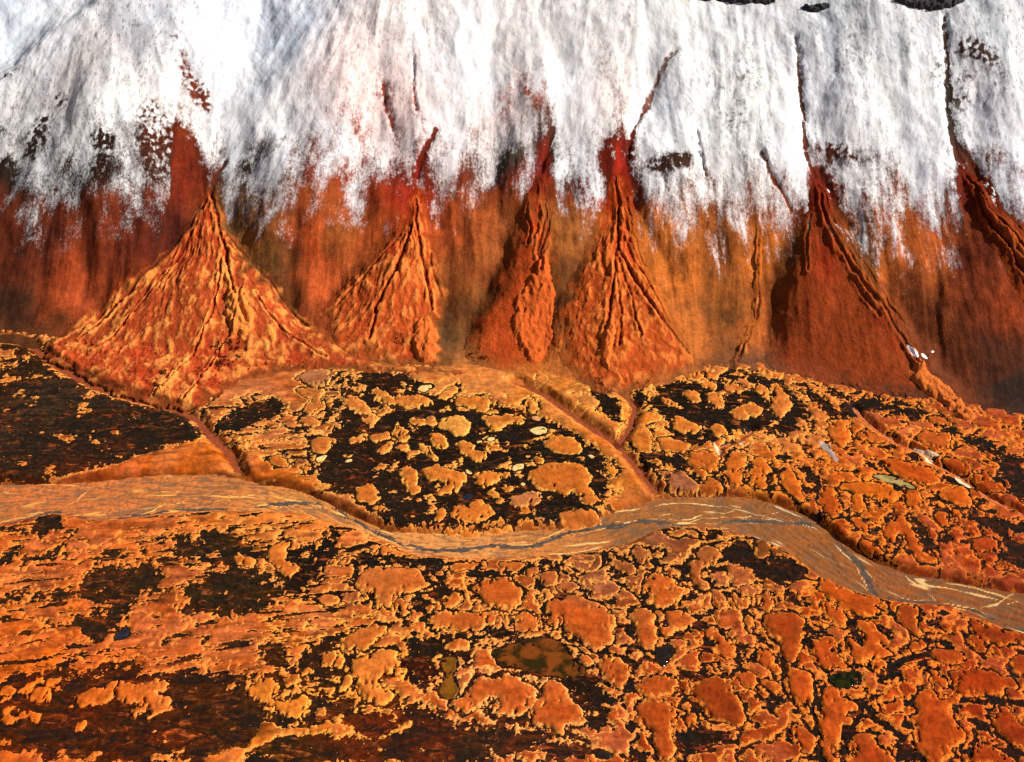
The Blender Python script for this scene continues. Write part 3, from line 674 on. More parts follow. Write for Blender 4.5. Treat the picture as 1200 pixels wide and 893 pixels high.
# bare places in the snow: centre, radii, rotation, strength
BARE = [(45, 158, 9, 26, 28, 17), (120, 165, 11, 10, 0, 24), (117, 200, 6, 15, 0, 20), (4, 212, 9, 22, 20, 24), (72, 118, 10, 8, 0, 12), (225, 95, 9, 34, -28, 13), (238, 118, 7, 16, -30, 15), (205, 50, 7, 10, -30, 10), (178, 150, 20, 34, 0, 9), (182, 190, 16, 24, 0, 10), (216, 182, 14, 34, -14, 22), (232, 220, 12, 22, -10, 24),
        (287, 200, 7, 6, 0, 13), (300, 178, 14, 8, 0, 8), (455, 108, 14, 12, 0, 9), (462, 145, 5, 26, -15, 10), (484, 118, 6, 14, 0, 7), (420, 148, 4, 14, 0, 9), (590, 118, 9, 18, 0, 9), (603, 42, 8, 12, 0, 6), (612, 100, 10, 22, -30, 7), (622, 118, 4, 14, -25, 10), (598, 190, 16, 16, 0, 10), (545, 205, 9, 7, 0, 11), (642, 175, 9, 14, 0, 16), (700, 80, 12, 40, 0, 5), (720, 188, 15, 26, 0, 20), (735, 192, 5, 22, 4, 24),
        (782, 192, 26, 7, -12, 19), (760, 150, 5, 20, 28, 6), (780, 120, 26, 4, -10, 7), (800, 190, 9, 4, 0, 16), (862, 140, 18, 14, 0, 8), (880, 80, 22, 34, 0, 6), (945, 92, 8, 14, 0, 10), (968, 178, 12, 7, 10, 14), (985, 183, 14, 6, 8, 13), (1012, 186, 26, 7, 0, 9), (1000, 45, 24, 40, 0, 5), (1142, 58, 24, 11, -8, 20), (1160, 68, 12, 7, 0, 20), (1130, 90, 10, 5, 0, 15), (1125, 115, 12, 10, 0, 14), (1172, 95, 9, 18, 0, 9), (1095, 85, 8, 16, 0, 11), (1150, 182, 40, 6, 4, 7), (1190, 200, 20, 8, 20, 8), (0, 155, 4, 5, 0, 14), (6, 92, 7, 4, -40, 15), (20, 80, 6, 4, -40, 10),
        (470, 225, 14, 26, 0, 14), (500, 210, 6, 24, -10, 12), (530, 238, 9, 26, 0, 9), (577, 240, 9, 26, 0, 10), (393, 232, 9, 20, 0, 10), (745, 235, 9, 18, 0, 12), (968, 225, 14, 30, -14, 18), (940, 262, 7, 26, 0, 12), (1140, 225, 18, 30, -24, 16), (1180, 262, 12, 30, -30, 16), (830, 255, 12, 18, 0, 9), (1070, 262, 14, 26, 0, 9), (640, 215, 5, 32, 4, 14), (725, 230, 9, 26, 4, 12)]
for cx, cy, rx, ry, ro, st in BARE:
    j, i, b = blob(ell(cx, cy, rx, ry, ro))
    SN[j, i] -= st * b * np.clip(.75 + 1.6 * ST2[j, i] + 2.0 * N3[JM][j, i], 0, 1.6)
GLINE = [("934,42 938,100 943,150 946,192 955,205", 1.1, 18), ("1106,20 1110,70 1112,120 1116,160 1126,192", 1.6, 20), ("790,62 772,85 764,108 750,138 738,165 733,195", 1.5, 19), ("512,150 503,165 494,182 490,205", 1.8, 18), ("648,150 641,172 634,200", 1.6, 18), ("1118,165 1135,190 1152,215 1176,250 1190,270", 2.2, 20), ("960,200 974,225 990,262", 2.0, 18), ("262,190 252,214 246,232", 1.0, 14), ("448,100 455,125 462,150", .8, 12), ("485,70 487,130", .5, 8), ("815,155 822,180 828,205", .7, 12), ("892,180 905,210 920,235 926,250", .8, 14)]
GROOVE = np.zeros_like(SN)
for s, w, st in GLINE:
    P = chaikin(xy(s), False, 2); j, i = window(P, 8)
    j = slice(max(j.start, JM.start), max(j.stop, JM.start)); q = slice(j.start - JM.start, j.stop - JM.start)
    d, ss, _, _ = line_dist(P, X[j, i] + .6 * JAG[j, i] + 1.0 * WX[j, i], Y[j, i])
    w = w * .62 * np.clip(1 + 1.1 * pn(ss / 9, ss * 0 + w * 9, 163), .15, 2.2)
    k = 1 - sstep(w * .5, w * 1.7 + .6, d)
    if st > 0:
        SN[q, i] -= st * k * np.clip(1.05 + 1.2 * N3[JM][q, i], .2, 1.4)
        GROOVE[q, i] = np.maximum(GROOVE[q, i], .8 * (1 - sstep(0, w * 2.5 + 1.5, d)))
    else:
        SN[q, i] = np.maximum(SN[q, i], -.5 * st * k * np.clip(.25 + 2.4 * N3[JM][q, i], -.5, 1) - 8 * (1 - k))
snowy = sstep(-3, 4, SN)
rough = (.05 * ST3 + .14 * HERR + .15 * N3[JM] + .25 * ST1) * .8
RIB = streak(27, 150, 181, 3, True)
LUMP = fbm(flow_x / 24, ym / 34, 183, 3)
ZMF = ZM[JM] + sstep(15, 60, sm_) * (1.9 * RIB * np.clip(.5 + whill * sstep(15, 80, rr) * .5 + .6 * wsp, 0, 1.1) + 3.0 * LUMP + 2.2 * fbm(flow_x / 55, ym / 90, 185, 2)) + sstep(2, 25, sm_) * (rough * (.55 + .75 * snowy) - 1.4 * GROOVE + .9 * N8[JM] * .4)
TROUGH = ridged(flow_x / 11, ym / 120, 171, 3)
RILL = ridged((flow_x + 1.5 * N8[JM]) / 5.0, (ym + 8 * N8[JM]) / 40, 175, 3)
ZMF = ZMF + sstep(4, 30, sm_) * (1 - .8 * snowy) * (.55 * TROUGH + .28 * RILL * sstep(-.1, .3, fbm(xm / 35, ym / 70, 177, 2)))
ZMF = ZMF.astype(F32)

# one surface of everything built so far, to lay the fans on
TOP = np.full(X.shape, -99, F32)
TOP[JG] = ZG
TOP[JM] = np.maximum(TOP[JM], ZMF)
# ------------------------------------------------------------------ mesh building
C = bpy.context.scene.collection


def grid_mesh(name, x, y, z, keep, attrs, mat, parent=None):
    """the part of a lattice where keep (per vertex) holds, as one mesh object with named attributes"""
    fk = keep[:-1, :-1] | keep[1:, :-1] | keep[:-1, 1:] | keep[1:, 1:]
    used = np.zeros(keep.shape, bool)
    used[:-1, :-1] |= fk; used[1:, :-1] |= fk; used[:-1, 1:] |= fk; used[1:, 1:] |= fk
    idx = np.full(keep.shape, -1, np.int32)
    n = int(used.sum()); idx[used] = np.arange(n, dtype=np.int32)
    co = np.stack([x[used], y[used], z[used]], 1).astype(F32)
    jj, ii = np.nonzero(fk)
    quads = np.stack([idx[jj, ii], idx[jj, ii + 1], idx[jj + 1, ii + 1], idx[jj + 1, ii]], 1).astype(np.int32)
    nf = len(quads)
    me = bpy.data.meshes.new(name)
    me.vertices.add(n); me.vertices.foreach_set('co', co.ravel())
    me.loops.add(nf * 4); me.loops.foreach_set('vertex_index', quads.ravel())
    me.polygons.add(nf); me.polygons.foreach_set('loop_start', np.arange(0, nf * 4, 4, dtype=np.int32))
    me.polygons.foreach_set('use_smooth', np.ones(nf, bool))
    me.update(calc_edges=True)
    for k, v in attrs.items():
        v = np.asarray(v, F32)
        if v.ndim == 2:
            a = me.attributes.new(k, 'FLOAT', 'POINT'); a.data.foreach_set('value', np.ascontiguousarray(v[used]))
        else:
            q = np.ones((n, 4), F32); q[:, :3] = v[used]
            a = me.attributes.new(k, 'FLOAT_COLOR', 'POINT'); a.data.foreach_set('color', q.ravel())
    me.materials.append(mat)
    o = bpy.data.objects.new(name, me); C.objects.link(o)
    if parent is not None:
        o.parent = parent
    return o


def tag(o, label=None, cat=None, group=None, kind=None):
    for k, v in (('label', label), ('category', cat), ('group', group), ('kind', kind)):
        if v:
            o[k] = v
    return o


# ------------------------------------------------------------------ materials
class NT:
    def __init__(s, name):
        s.m = bpy.data.materials.new(name); s.m.use_nodes = True
        s.t = s.m.node_tree; s.t.nodes.clear()
        s.out = s.t.nodes.new('ShaderNodeOutputMaterial')
        s.pos = s.n('ShaderNodeNewGeometry').outputs['Position']

    def n(s, kind, **kw):
        o = s.t.nodes.new(kind)
        for k, v in kw.items():
            setattr(o, k, v)
        return o

    def set(s, sock, v):
        if isinstance(v, bpy.types.NodeSocket):
            s.t.links.new(v, sock)
        elif v is not None:
            if sock.type == 'RGBA' and len(v) == 3:
                v = (*v, 1)
            sock.default_value = v

    def math(s, op, a, b=None, c=None):
        o = s.n('ShaderNodeMath', operation=op)
        for q, v in zip(o.inputs, (a, b, c)):
            s.set(q, v)
        return o.outputs[0]

    def noise(s, scale, detail=4, rough=.55, vec=None, dist=0):
        o = s.n('ShaderNodeTexNoise'); s.set(o.inputs['Vector'], vec or s.pos)
        o.inputs['Scale'].default_value = scale; o.inputs['Detail'].default_value = detail; o.inputs['Roughness'].default_value = rough
        o.inputs['Distortion'].default_value = dist
        return o.outputs['Fac']

    def vor(s, scale, feature='F1', vec=None):
        o = s.n('ShaderNodeTexVoronoi', feature=feature); s.set(o.inputs['Vector'], vec or s.pos); o.inputs['Scale'].default_value = scale
        return o.outputs['Distance']

    def attr(s, name, vec=False):
        o = s.n('ShaderNodeAttribute', attribute_name=name)
        return o.outputs['Color' if vec else 'Fac']

    def rng(s, v, a, b, c=0., d=1., smooth=True):
        o = s.n('ShaderNodeMapRange', interpolation_type='SMOOTHSTEP' if smooth else 'LINEAR')
        for q, w in zip(o.inputs, (v, a, b, c, d)):
            s.set(q, w)
        return o.outputs[0]

    def mix(s, f, a, b, mode='MIX'):
        o = s.n('ShaderNodeMix', data_type='RGBA', blend_type=mode)
        s.set(o.inputs[0], f); s.set(o.inputs[6], a); s.set(o.inputs[7], b)
        return o.outputs[2]

    def grey(s, v):
        o = s.n('ShaderNodeCombineColor')
        for q in o.inputs:
            s.set(q, v)
        return o.outputs[0]

    def scale(s, vec, k):
        o = s.n('ShaderNodeVectorMath', operation='MULTIPLY'); s.set(o.inputs[0], vec); o.inputs[1].default_value = k
        return o.outputs[0]

    def done(s, col, rough=.9, height=None, dist=.3, strength=1., spec=.25, **kw):
        b = s.n('ShaderNodeBsdfPrincipled')
        s.set(b.inputs['Base Color'], col); s.set(b.inputs['Roughness'], rough); s.set(b.inputs['Specular IOR Level'], spec)
        for k, v in kw.items():
            s.set(b.inputs[k], v)
        if height is not None:
            u = s.n('ShaderNodeBump'); u.inputs['Distance'].default_value = dist; s.set(u.inputs['Strength'], strength)
            s.set(u.inputs['Height'], height); s.t.links.new(u.outputs[0], b.inputs['Normal'])
        s.t.links.new(b.outputs[0], s.out.inputs['Surface'])
        return s.m


def moss_material():
    """orange moss, pale frayed rims and black peat between, from the attributes of the ground"""
    t = NT('moss_and_peat')
    n1, n2, n3 = t.noise(.6, 6, .62), t.noise(1.7, 5, .62), t.noise(.22, 3)
    nv = t.noise(4.0, 4, .7)
    G = t.attr('moss'); base = t.attr('base', True); rimc = t.attr('rim', True); dark = t.attr('dark', True); bank = t.attr('bank'); flat = t.attr('flat')
    g = t.math('ADD', G, t.math('MULTIPLY', t.math('SUBTRACT', n1, .5), t.rng(t.noise(.11, 2), .35, .62, 1.6, 6.0)))
    g = t.math('ADD', g, t.math('MULTIPLY', t.math('SUBTRACT', n2, .5), 2.2))
    m = t.rng(g, -.10, .14)
    rim = t.math('MULTIPLY', t.rng(g, .02, .2), t.rng(g, .4, 1.6, 1., 0.))
    rim = t.math('MULTIPLY', rim, t.rng(n3, .3, .6, .55, 1.))
    tone = t.math('ADD', t.rng(n3, .25, .75, .62, 1.34, False), t.math('MULTIPLY', t.math('SUBTRACT', n1, .5), 1.15))
    tone = t.math('ADD', tone, t.math('MULTIPLY', t.math('SUBTRACT', nv, .5), .45))
    moss = t.mix(1., base, t.grey(tone), 'MULTIPLY')
    mot = t.rng(t.noise(.28, 6, .66, None, .6), .50, .64)
    moss = t.mix(t.math('MULTIPLY', mot, .55), moss, t.mix(1., moss, (.78, .52, .42), 'MULTIPLY'))
    # scattered pale and dark specks
    sp = t.rng(t.noise(5.5, 2, .5), .66, .74)
    moss = t.mix(t.math('MULTIPLY', sp, .45), moss, rimc)
    dk = t.rng(t.noise(4.1, 3, .6, t.scale(t.pos, (1.3, 1., 1.))), .66, .72)
    moss = t.mix(t.math('MULTIPLY', dk, t.math('MULTIPLY', flat, .8)), moss, dark)
    moss = t.mix(t.math('MULTIPLY', rim, .85), moss, rimc)
    peat = t.mix(1., dark, t.grey(t.math('ADD', t.rng(t.noise(.30, 6, .68), .3, .7, .25, 1.9, False), t.math('MULTIPLY', t.math('SUBTRACT', nv, .5), .9))), 'MULTIPLY')
    sed = t.rng(t.noise(.21, 7, .72, t.scale(t.pos, (.6, 1.2, 1.)), 1.3), .53, .66)
    peat = t.mix(t.math('MULTIPLY', sed, .5), peat, base)
    rus = t.rng(t.noise(.055, 6, .62, t.scale(t.pos, (.7, 1.2, 1.)), 1.0), .46, .62)
    peat = t.mix(t.math('MULTIPLY', rus, .55), peat, t.mix(1., peat, (1.9, .95, .55), 'MULTIPLY'))
    blk = t.rng(t.noise(.10, 7, .66, t.scale(t.pos, (.6, 1.3, 1.)), 1.6), .49, .56)
    peat = t.mix(t.math('MULTIPLY', blk, .82), peat, (.009, .006, .004))
    glint = t.math('MULTIPLY', t.rng(t.noise(1.3, 3, .6), .69, .73), t.rng(t.noise(.08, 3), .48, .60))
    peat = t.mix(t.math('MULTIPLY', glint, .8), peat, (.62, .46, .26))  # pale flecks: glints of the wet bog put into its colour
    col = t.mix(m, peat, moss)
    bk = t.math('MULTIPLY', bank, t.rng(n1, .3, .7, .35, 1.))
    col = t.mix(bk, col, t.mix(1., t.attr('bankc', True), t.grey(t.rng(n2, .25, .75, .55, 1.5, False)), 'MULTIPLY'))
    rough = t.math('ADD', t.math('MULTIPLY', m, .35), .58)
    h = t.math('ADD', t.math('MULTIPLY', n2, .4), t.math('ADD', t.math('MULTIPLY', n1, .9), t.math('MULTIPLY', nv, .12)))
    return t.done(col, rough, h, .45, .5, .05)


def slope_material():
    t = NT('rust_slope_under_snow')
    n1, n2, n3 = t.noise(.5, 6, .64), t.noise(1.5, 5, .64), t.noise(.16, 3)
    nv = t.noise(4, 4, .7)
    S_ = t.attr('snow'); base = t.attr('base', True); tint = t.attr('tint', True); bare = t.attr('bare', True)
    s = t.math('ADD', S_, t.math('MULTIPLY', t.math('SUBTRACT', t.noise(.75, 6, .70, t.scale(t.pos, (1.3, .6, .8))), .5), 26.))
    s = t.math('ADD', s, t.math('MULTIPLY', t.math('SUBTRACT', n2, .5), 9.))
    sf = t.math('MULTIPLY', t.rng(s, -8., 8.0), t.rng(t.math('ADD', s, t.math('MULTIPLY', t.math('SUBTRACT', nv, .5), 20.)), -9., -1.))
    tone = t.math('ADD', t.rng(n3, .3, .7, .8, 1.2, False), t.math('ADD', t.math('MULTIPLY', t.math('SUBTRACT', n1, .5), 1.0), t.math('MULTIPLY', t.math('SUBTRACT', n2, .5), 1.3)))
    tone = t.math('ADD', tone, t.math('MULTIPLY', t.math('SUBTRACT', nv, .5), .7))
    rl = t.noise(1., 5, .62, t.scale(t.pos, (.6, .075, .1)), .4)
    tone = t.math('ADD', tone, t.math('SUBTRACT', t.math('MULTIPLY', t.rng(rl, .57, .66), .10), t.math('MULTIPLY', t.rng(rl, .45, .36), .14)))
    earth = t.mix(1., base, t.grey(tone), 'MULTIPLY')
    rock = t.mix(1., bare, t.grey(t.rng(n2, .3, .7, .5, 1.5, False)), 'MULTIPLY')
    earth = t.mix(t.attr('high'), earth, rock)
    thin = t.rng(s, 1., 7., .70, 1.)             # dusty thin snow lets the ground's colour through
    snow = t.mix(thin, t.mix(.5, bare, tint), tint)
    pores = t.rng(t.noise(.7, 5, .7, t.scale(t.pos, (1.6, .7, 1.))), .55, .72)
    snow = t.mix(t.math('MULTIPLY', pores, .13), snow, t.mix(.5, bare, (.45, .45, .47)))
    ra, rb = t.n('ShaderNodeMapping'), t.n('ShaderNodeMapping')
    for q, a in ((ra, .5), (rb, -.55)):
        t.set(q.inputs[0], t.pos); q.inputs['Rotation'].default_value = (0, 0, a); q.inputs['Scale'].default_value = (.62, .17, .3)
    na, nb = t.noise(1., 5, .7, ra.outputs[0]), t.noise(1., 5, .7, rb.outputs[0])
    sel = t.rng(t.noise(.07, 3, .6), .42, .58)
    chev = t.math('ADD', t.math('MULTIPLY', na, sel), t.math('MULTIPLY', nb, t.math('SUBTRACT', 1., sel)))
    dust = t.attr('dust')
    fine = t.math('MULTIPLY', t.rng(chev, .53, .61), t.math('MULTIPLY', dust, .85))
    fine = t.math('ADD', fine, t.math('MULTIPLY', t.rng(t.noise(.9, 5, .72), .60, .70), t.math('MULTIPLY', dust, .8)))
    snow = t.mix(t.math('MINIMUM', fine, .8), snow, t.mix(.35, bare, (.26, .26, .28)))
    col = t.mix(sf, earth, snow)
    h = t.math('ADD', t.math('MULTIPLY', n2, .5), t.math('ADD', t.math('MULTIPLY', n1, .6), t.math('MULTIPLY', chev, 1.2)))
    return t.done(col, .9, h, .5, t.rng(s, -3., 4., .65, .3), .1)


def fan_material():
    t = NT('fan_debris')
    n1, n2, n3 = t.noise(.5, 6, .62), t.noise(1.5, 5, .64), t.noise(.2, 3)
    nv = t.noise(4, 4, .7)
    base = t.attr('base', True); pale = t.attr('rim', True); dark = t.attr('dark', True)
    lob = t.attr('lobe'); veg = t.attr('veg'); sn = t.attr('snow')
    tone = t.math('ADD', t.rng(n3, .3, .7, .82, 1.18, False), t.math('MULTIPLY', t.math('SUBTRACT', n2, .5), .45))
    tone = t.math('ADD', tone, t.math('MULTIPLY', t.math('SUBTRACT', nv, .5), .45))
    l = t.math('ADD', lob, t.math('MULTIPLY', t.math('SUBTRACT', n1, .5), .4))
    c = t.mix(t.rng(l, .5, .95), base, pale)
    c = t.mix(t.math('MULTIPLY', t.rng(l, .28, .02), .6), c, dark)  # shade of the creases between lobes put into the colour
    c = t.mix(1., c, t.grey(tone), 'MULTIPLY')
    v = t.math('ADD', veg, t.math('MULTIPLY', t.math('SUBTRACT', n2, .5), 1.6))
    v = t.math('ADD', v, t.math('MULTIPLY', t.math('SUBTRACT', n1, .5), 1.6))
    c = t.mix(t.rng(v, .45, .62), c, t.mix(1., dark, t.grey(.55), 'MULTIPLY'))
    s = t.math('ADD', sn, t.math('MULTIPLY', t.math('SUBTRACT', n1, .5), 5.))
    c = t.mix(t.rng(s, -.4, .7), c, (.86, .86, .88))
    h = t.math('ADD', t.math('MULTIPLY', n2, .5), t.math('ADD', t.math('MULTIPLY', n1, .9), t.math('MULTIPLY', nv, .2)))
    h = t.math('ADD', h, t.math('MULTIPLY', t.noise(.55, 7, .66, None, .5), 1.6))
    return t.done(c, .95, h, .6, .8, .05)


def river_material():
    t = NT('river_gravel')
    n1, n2, n3 = t.noise(.3, 6, .6), t.noise(1.4, 5, .65), t.noise(.06, 3)
    nv = t.noise(4, 4, .7)
    c = t.mix(t.rng(n3, .35, .65), t.attr('base', True), t.attr('rim', True))
    tone = t.math('ADD', t.rng(n1, .25, .75, .72, 1.25, False), t.math('MULTIPLY', t.math('SUBTRACT', n2, .5), .5))
    tone = t.math('ADD', tone, t.math('MULTIPLY', t.math('SUBTRACT', nv, .5), .4))
    c = t.mix(1., c, t.grey(tone), 'MULTIPLY')
    ch = t.math('ADD', t.attr('chan'), t.math('MULTIPLY', t.math('SUBTRACT', n2, .5), .3))
    c = t.mix(t.math('MULTIPLY', t.rng(ch, .35, .75), .7), c, (.13, .074, .042))
    pl = t.math('ADD', t.attr('pale'), t.math('MULTIPLY', t.math('SUBTRACT', n2, .5), .5))
    c = t.mix(t.math('MULTIPLY', t.rng(pl, .3, .8), .9), c, t.attr('palec', True))
    h = t.math('ADD', t.math('MULTIPLY', n2, .4), t.math('MULTIPLY', n1, .6))
    return t.done(c, .9, h, .3, .5, .06)


def plain(name, col, var=.5, scale=2.0, rough=.8, spec=.3, bump=.15, **kw):
    t = NT(name)
    n = t.noise(scale, 5, .62); n2 = t.noise(scale * .22, 3)
    c = t.mix(1., col, t.grey(t.math('ADD', t.rng(n, .25, .75, 1 - var, 1 + var, False), t.math('MULTIPLY', t.math('SUBTRACT', n2, .5), var))), 'MULTIPLY')
    return t.done(c, rough, n, bump, .6, spec, **kw)


def pool_material(name, shallow, deep, scale=.25, rough=.12, spec=.15):
    """still water over mud: murky patches of two colours"""
    t = NT(name)
    n = t.noise(scale, 4, .5, dist=.6); n2 = t.noise(2.5, 4, .6)
    f = t.math('ADD', t.rng(n, .38, .62), t.math('MULTIPLY', t.math('SUBTRACT', n2, .5), .5))
    return t.done(t.mix(f, shallow, deep), rough, t.noise(1.2, 2), .02, .3, spec)


M_moss, M_slope, M_fan, M_river = moss_material(), slope_material(), fan_material(), river_material()

# ------------------------------------------------------------------ colours of the ground, at places in the photograph
BASE = [(100, 640, alb(205, 105, 48)), (60, 690, alb(208, 108, 48)), (180, 630, alb(212, 115, 55)), (30, 745, alb(222, 110, 32)), (200, 770, alb(205, 104, 48)), (120, 790, alb(215, 108, 40)), (300, 770, alb(206, 108, 50)), (400, 750, alb(208, 110, 54)),
        (230, 690, alb(190, 95, 42)), (300, 615, alb(226, 132, 58)), (420, 690, alb(212, 118, 60)), (560, 690, alb(205, 98, 36)), (550, 730, alb(208, 104, 44)), (680, 730, alb(200, 92, 32)), (570, 815, alb(205, 95, 35)), (660, 840, alb(200, 88, 28)),
        (440, 790, alb(218, 120, 55)), (325, 820, alb(228, 130, 48)), (780, 690, alb(205, 96, 34)), (850, 760, alb(200, 92, 36)), (770, 850, alb(188, 78, 26)), (840, 820, alb(165, 64, 18)), (920, 740, alb(180, 74, 26)), (1000, 760, alb(200, 86, 30)),
        (1100, 850, alb(188, 76, 24)), (1140, 800, alb(186, 70, 20)), (1170, 850, alb(165, 52, 14)), (980, 840, alb(190, 80, 30)), (1000, 700, alb(200, 86, 26)), (1100, 735, alb(185, 80, 36)), (1180, 750, alb(178, 68, 24)), (950, 810, alb(196, 84, 28)),
        (720, 660, alb(160, 85, 55)), (700, 690, alb(170, 92, 60)), (780, 650, alb(150, 82, 52)), (860, 680, alb(190, 100, 55)), (900, 650, alb(110, 58, 34)), (430, 480, alb(218, 130, 62)), (380, 470, alb(190, 108, 50)), (340, 490, alb(200, 110, 58)), (320, 550, alb(200, 108, 40)),
        (560, 470, alb(212, 122, 52)), (640, 465, alb(226, 142, 66)), (680, 560, alb(206, 112, 46)), (570, 600, alb(222, 125, 52)), (540, 560, alb(216, 124, 52)), (720, 560, alb(216, 126, 48)), (230, 540, alb(222, 120, 44)), (120, 555, alb(205, 100, 36)),
        (300, 450, alb(198, 110, 62)), (800, 500, alb(220, 128, 54)), (840, 460, alb(222, 128, 62)), (830, 545, alb(205, 104, 38)), (890, 560, alb(212, 110, 36)), (800, 570, alb(175, 85, 36)), (930, 510, alb(216, 128, 66)), (1000, 510, alb(214, 108, 38)), (1060, 550, alb(202, 88, 26)),
        (1020, 580, alb(218, 112, 32)), (970, 590, alb(190, 82, 26)), (1120, 585, alb(206, 96, 28)), (1150, 560, alb(182, 72, 24)), (1100, 620, alb(186, 74, 26)), (1170, 640, alb(170, 66, 28)), (1090, 650, alb(200, 90, 34)), (1160, 510, alb(196, 92, 44)), (1040, 500, alb(196, 100, 54)), (30, 420, alb(196, 108, 50)),
        (560, 445, alb(226, 142, 78)), (660, 470, alb(222, 138, 66))]
DARKC = [(100, 500, alb(52, 38, 28)), (60, 470, alb(66, 48, 36)), (200, 500, alb(50, 36, 25)), (120, 540, alb(70, 40, 22)), (500, 540, alb(36, 24, 14)), (600, 520, alb(36, 23, 13)), (440, 570, alb(52, 32, 20)), (830, 480, alb(34, 22, 13)), (1000, 480, alb(40, 28, 18)),
         (130, 690, alb(62, 42, 24)), (260, 700, alb(58, 40, 22)), (400, 650, alb(34, 22, 13)), (100, 850, alb(84, 38, 14)), (200, 850, alb(80, 40, 16)), (300, 870, alb(72, 42, 18)), (450, 860, alb(92, 44, 18)), (600, 860, alb(80, 46, 28)), (520, 800, alb(52, 26, 14)), (520, 740, alb(40, 28, 16)), (700, 780, alb(38, 25, 15)), (850, 860, alb(48, 28, 18)),
         (900, 660, alb(48, 28, 17)), (780, 650, alb(34, 22, 14)), (1050, 790, alb(30, 18, 10)), (1150, 850, alb(54, 22, 12)), (1130, 640, alb(56, 34, 22)), (1080, 535, alb(32, 18, 10)), (1170, 520, alb(44, 28, 18)), (1180, 570, alb(50, 30, 20)), (300, 500, alb(46, 32, 20)), (20, 430, alb(60, 38, 22))]
RIMC = [(560, 500, alb(250, 188, 100)), (700, 480, alb(248, 182, 92)), (350, 500, alb(244, 178, 100)), (820, 480, alb(248, 180, 96)), (1100, 560, alb(240, 150, 62)), (1000, 600, alb(240, 150, 60)), (1170, 640, alb(224, 124, 56)), (300, 640, alb(246, 168, 86)), (100, 680, alb(240, 152, 74)), (60, 830, alb(240, 130, 44)), (200, 820, alb(244, 158, 84)),
        (430, 800, alb(252, 178, 84)), (600, 700, alb(246, 170, 88)), (600, 800, alb(250, 184, 110)), (800, 700, alb(248, 172, 90)), (850, 800, alb(240, 152, 70)), (1000, 800, alb(240, 150, 66)), (1150, 800, alb(236, 138, 58)), (1000, 700, alb(240, 150, 60))]
BANKC = [(100, 560, alb(112, 50, 22)), (260, 545, alb(90, 40, 16)), (400, 595, alb(96, 42, 18)), (560, 620, alb(120, 56, 26)), (700, 590, alb(150, 80, 36)), (860, 580, alb(132, 58, 22)), (985, 630, alb(88, 38, 18)), (1100, 680, alb(120, 48, 18)), (700, 500, alb(128, 58, 28)), (250, 500, alb(128, 64, 36)), (500, 650, alb(190, 105, 55)), (900, 640, alb(170, 90, 45)), (1080, 710, alb(165, 72, 26))]
base = field(BASE, JG, s=9); dark = field(DARKC, JG, s=12); rimc = field(RIMC, JG, s=25) * 1.12; bankc = field(BANKC, JG, s=14)
# the flats between mounds are paler and pinker than the mounds
flat = sstep(-.35, .35, fbm(x / 18, y / 18, 201, 3))
base_g = base * .80 * (1 - .55 * flat[..., None]) + .55 * flat[..., None] * (base * .55 + rimc * .16 + np.array([.015, .012, .018], F32)) 
west = np.exp(-((x + 190) / 60) ** 2)
base_g = base_g * np.clip(1 + .55 * (fbm(x / 6 + y / 14, y / 2.2 - x / 20, 207, 4)) + we * 1.1 * fbm((x + .35 * y) / 26, (y - .16 * x) / 5, 211, 4) + .35 * n8 + .3 * n30, .35, 1.7)[..., None]

bogw = xy("0,560")[0]
A = dict(moss=G, base=base_g, rim=rimc, dark=dark, bank=BANK, bankc=bankc, flat=np.clip(.35 + .6 * flat, 0, 1))
ground = grid_mesh('ground', x, y, ZG, np.ones(x.shape, bool), A, M_moss)
tag(ground, 'low orange and black moss ground round the mounds and the river', kind='structure')

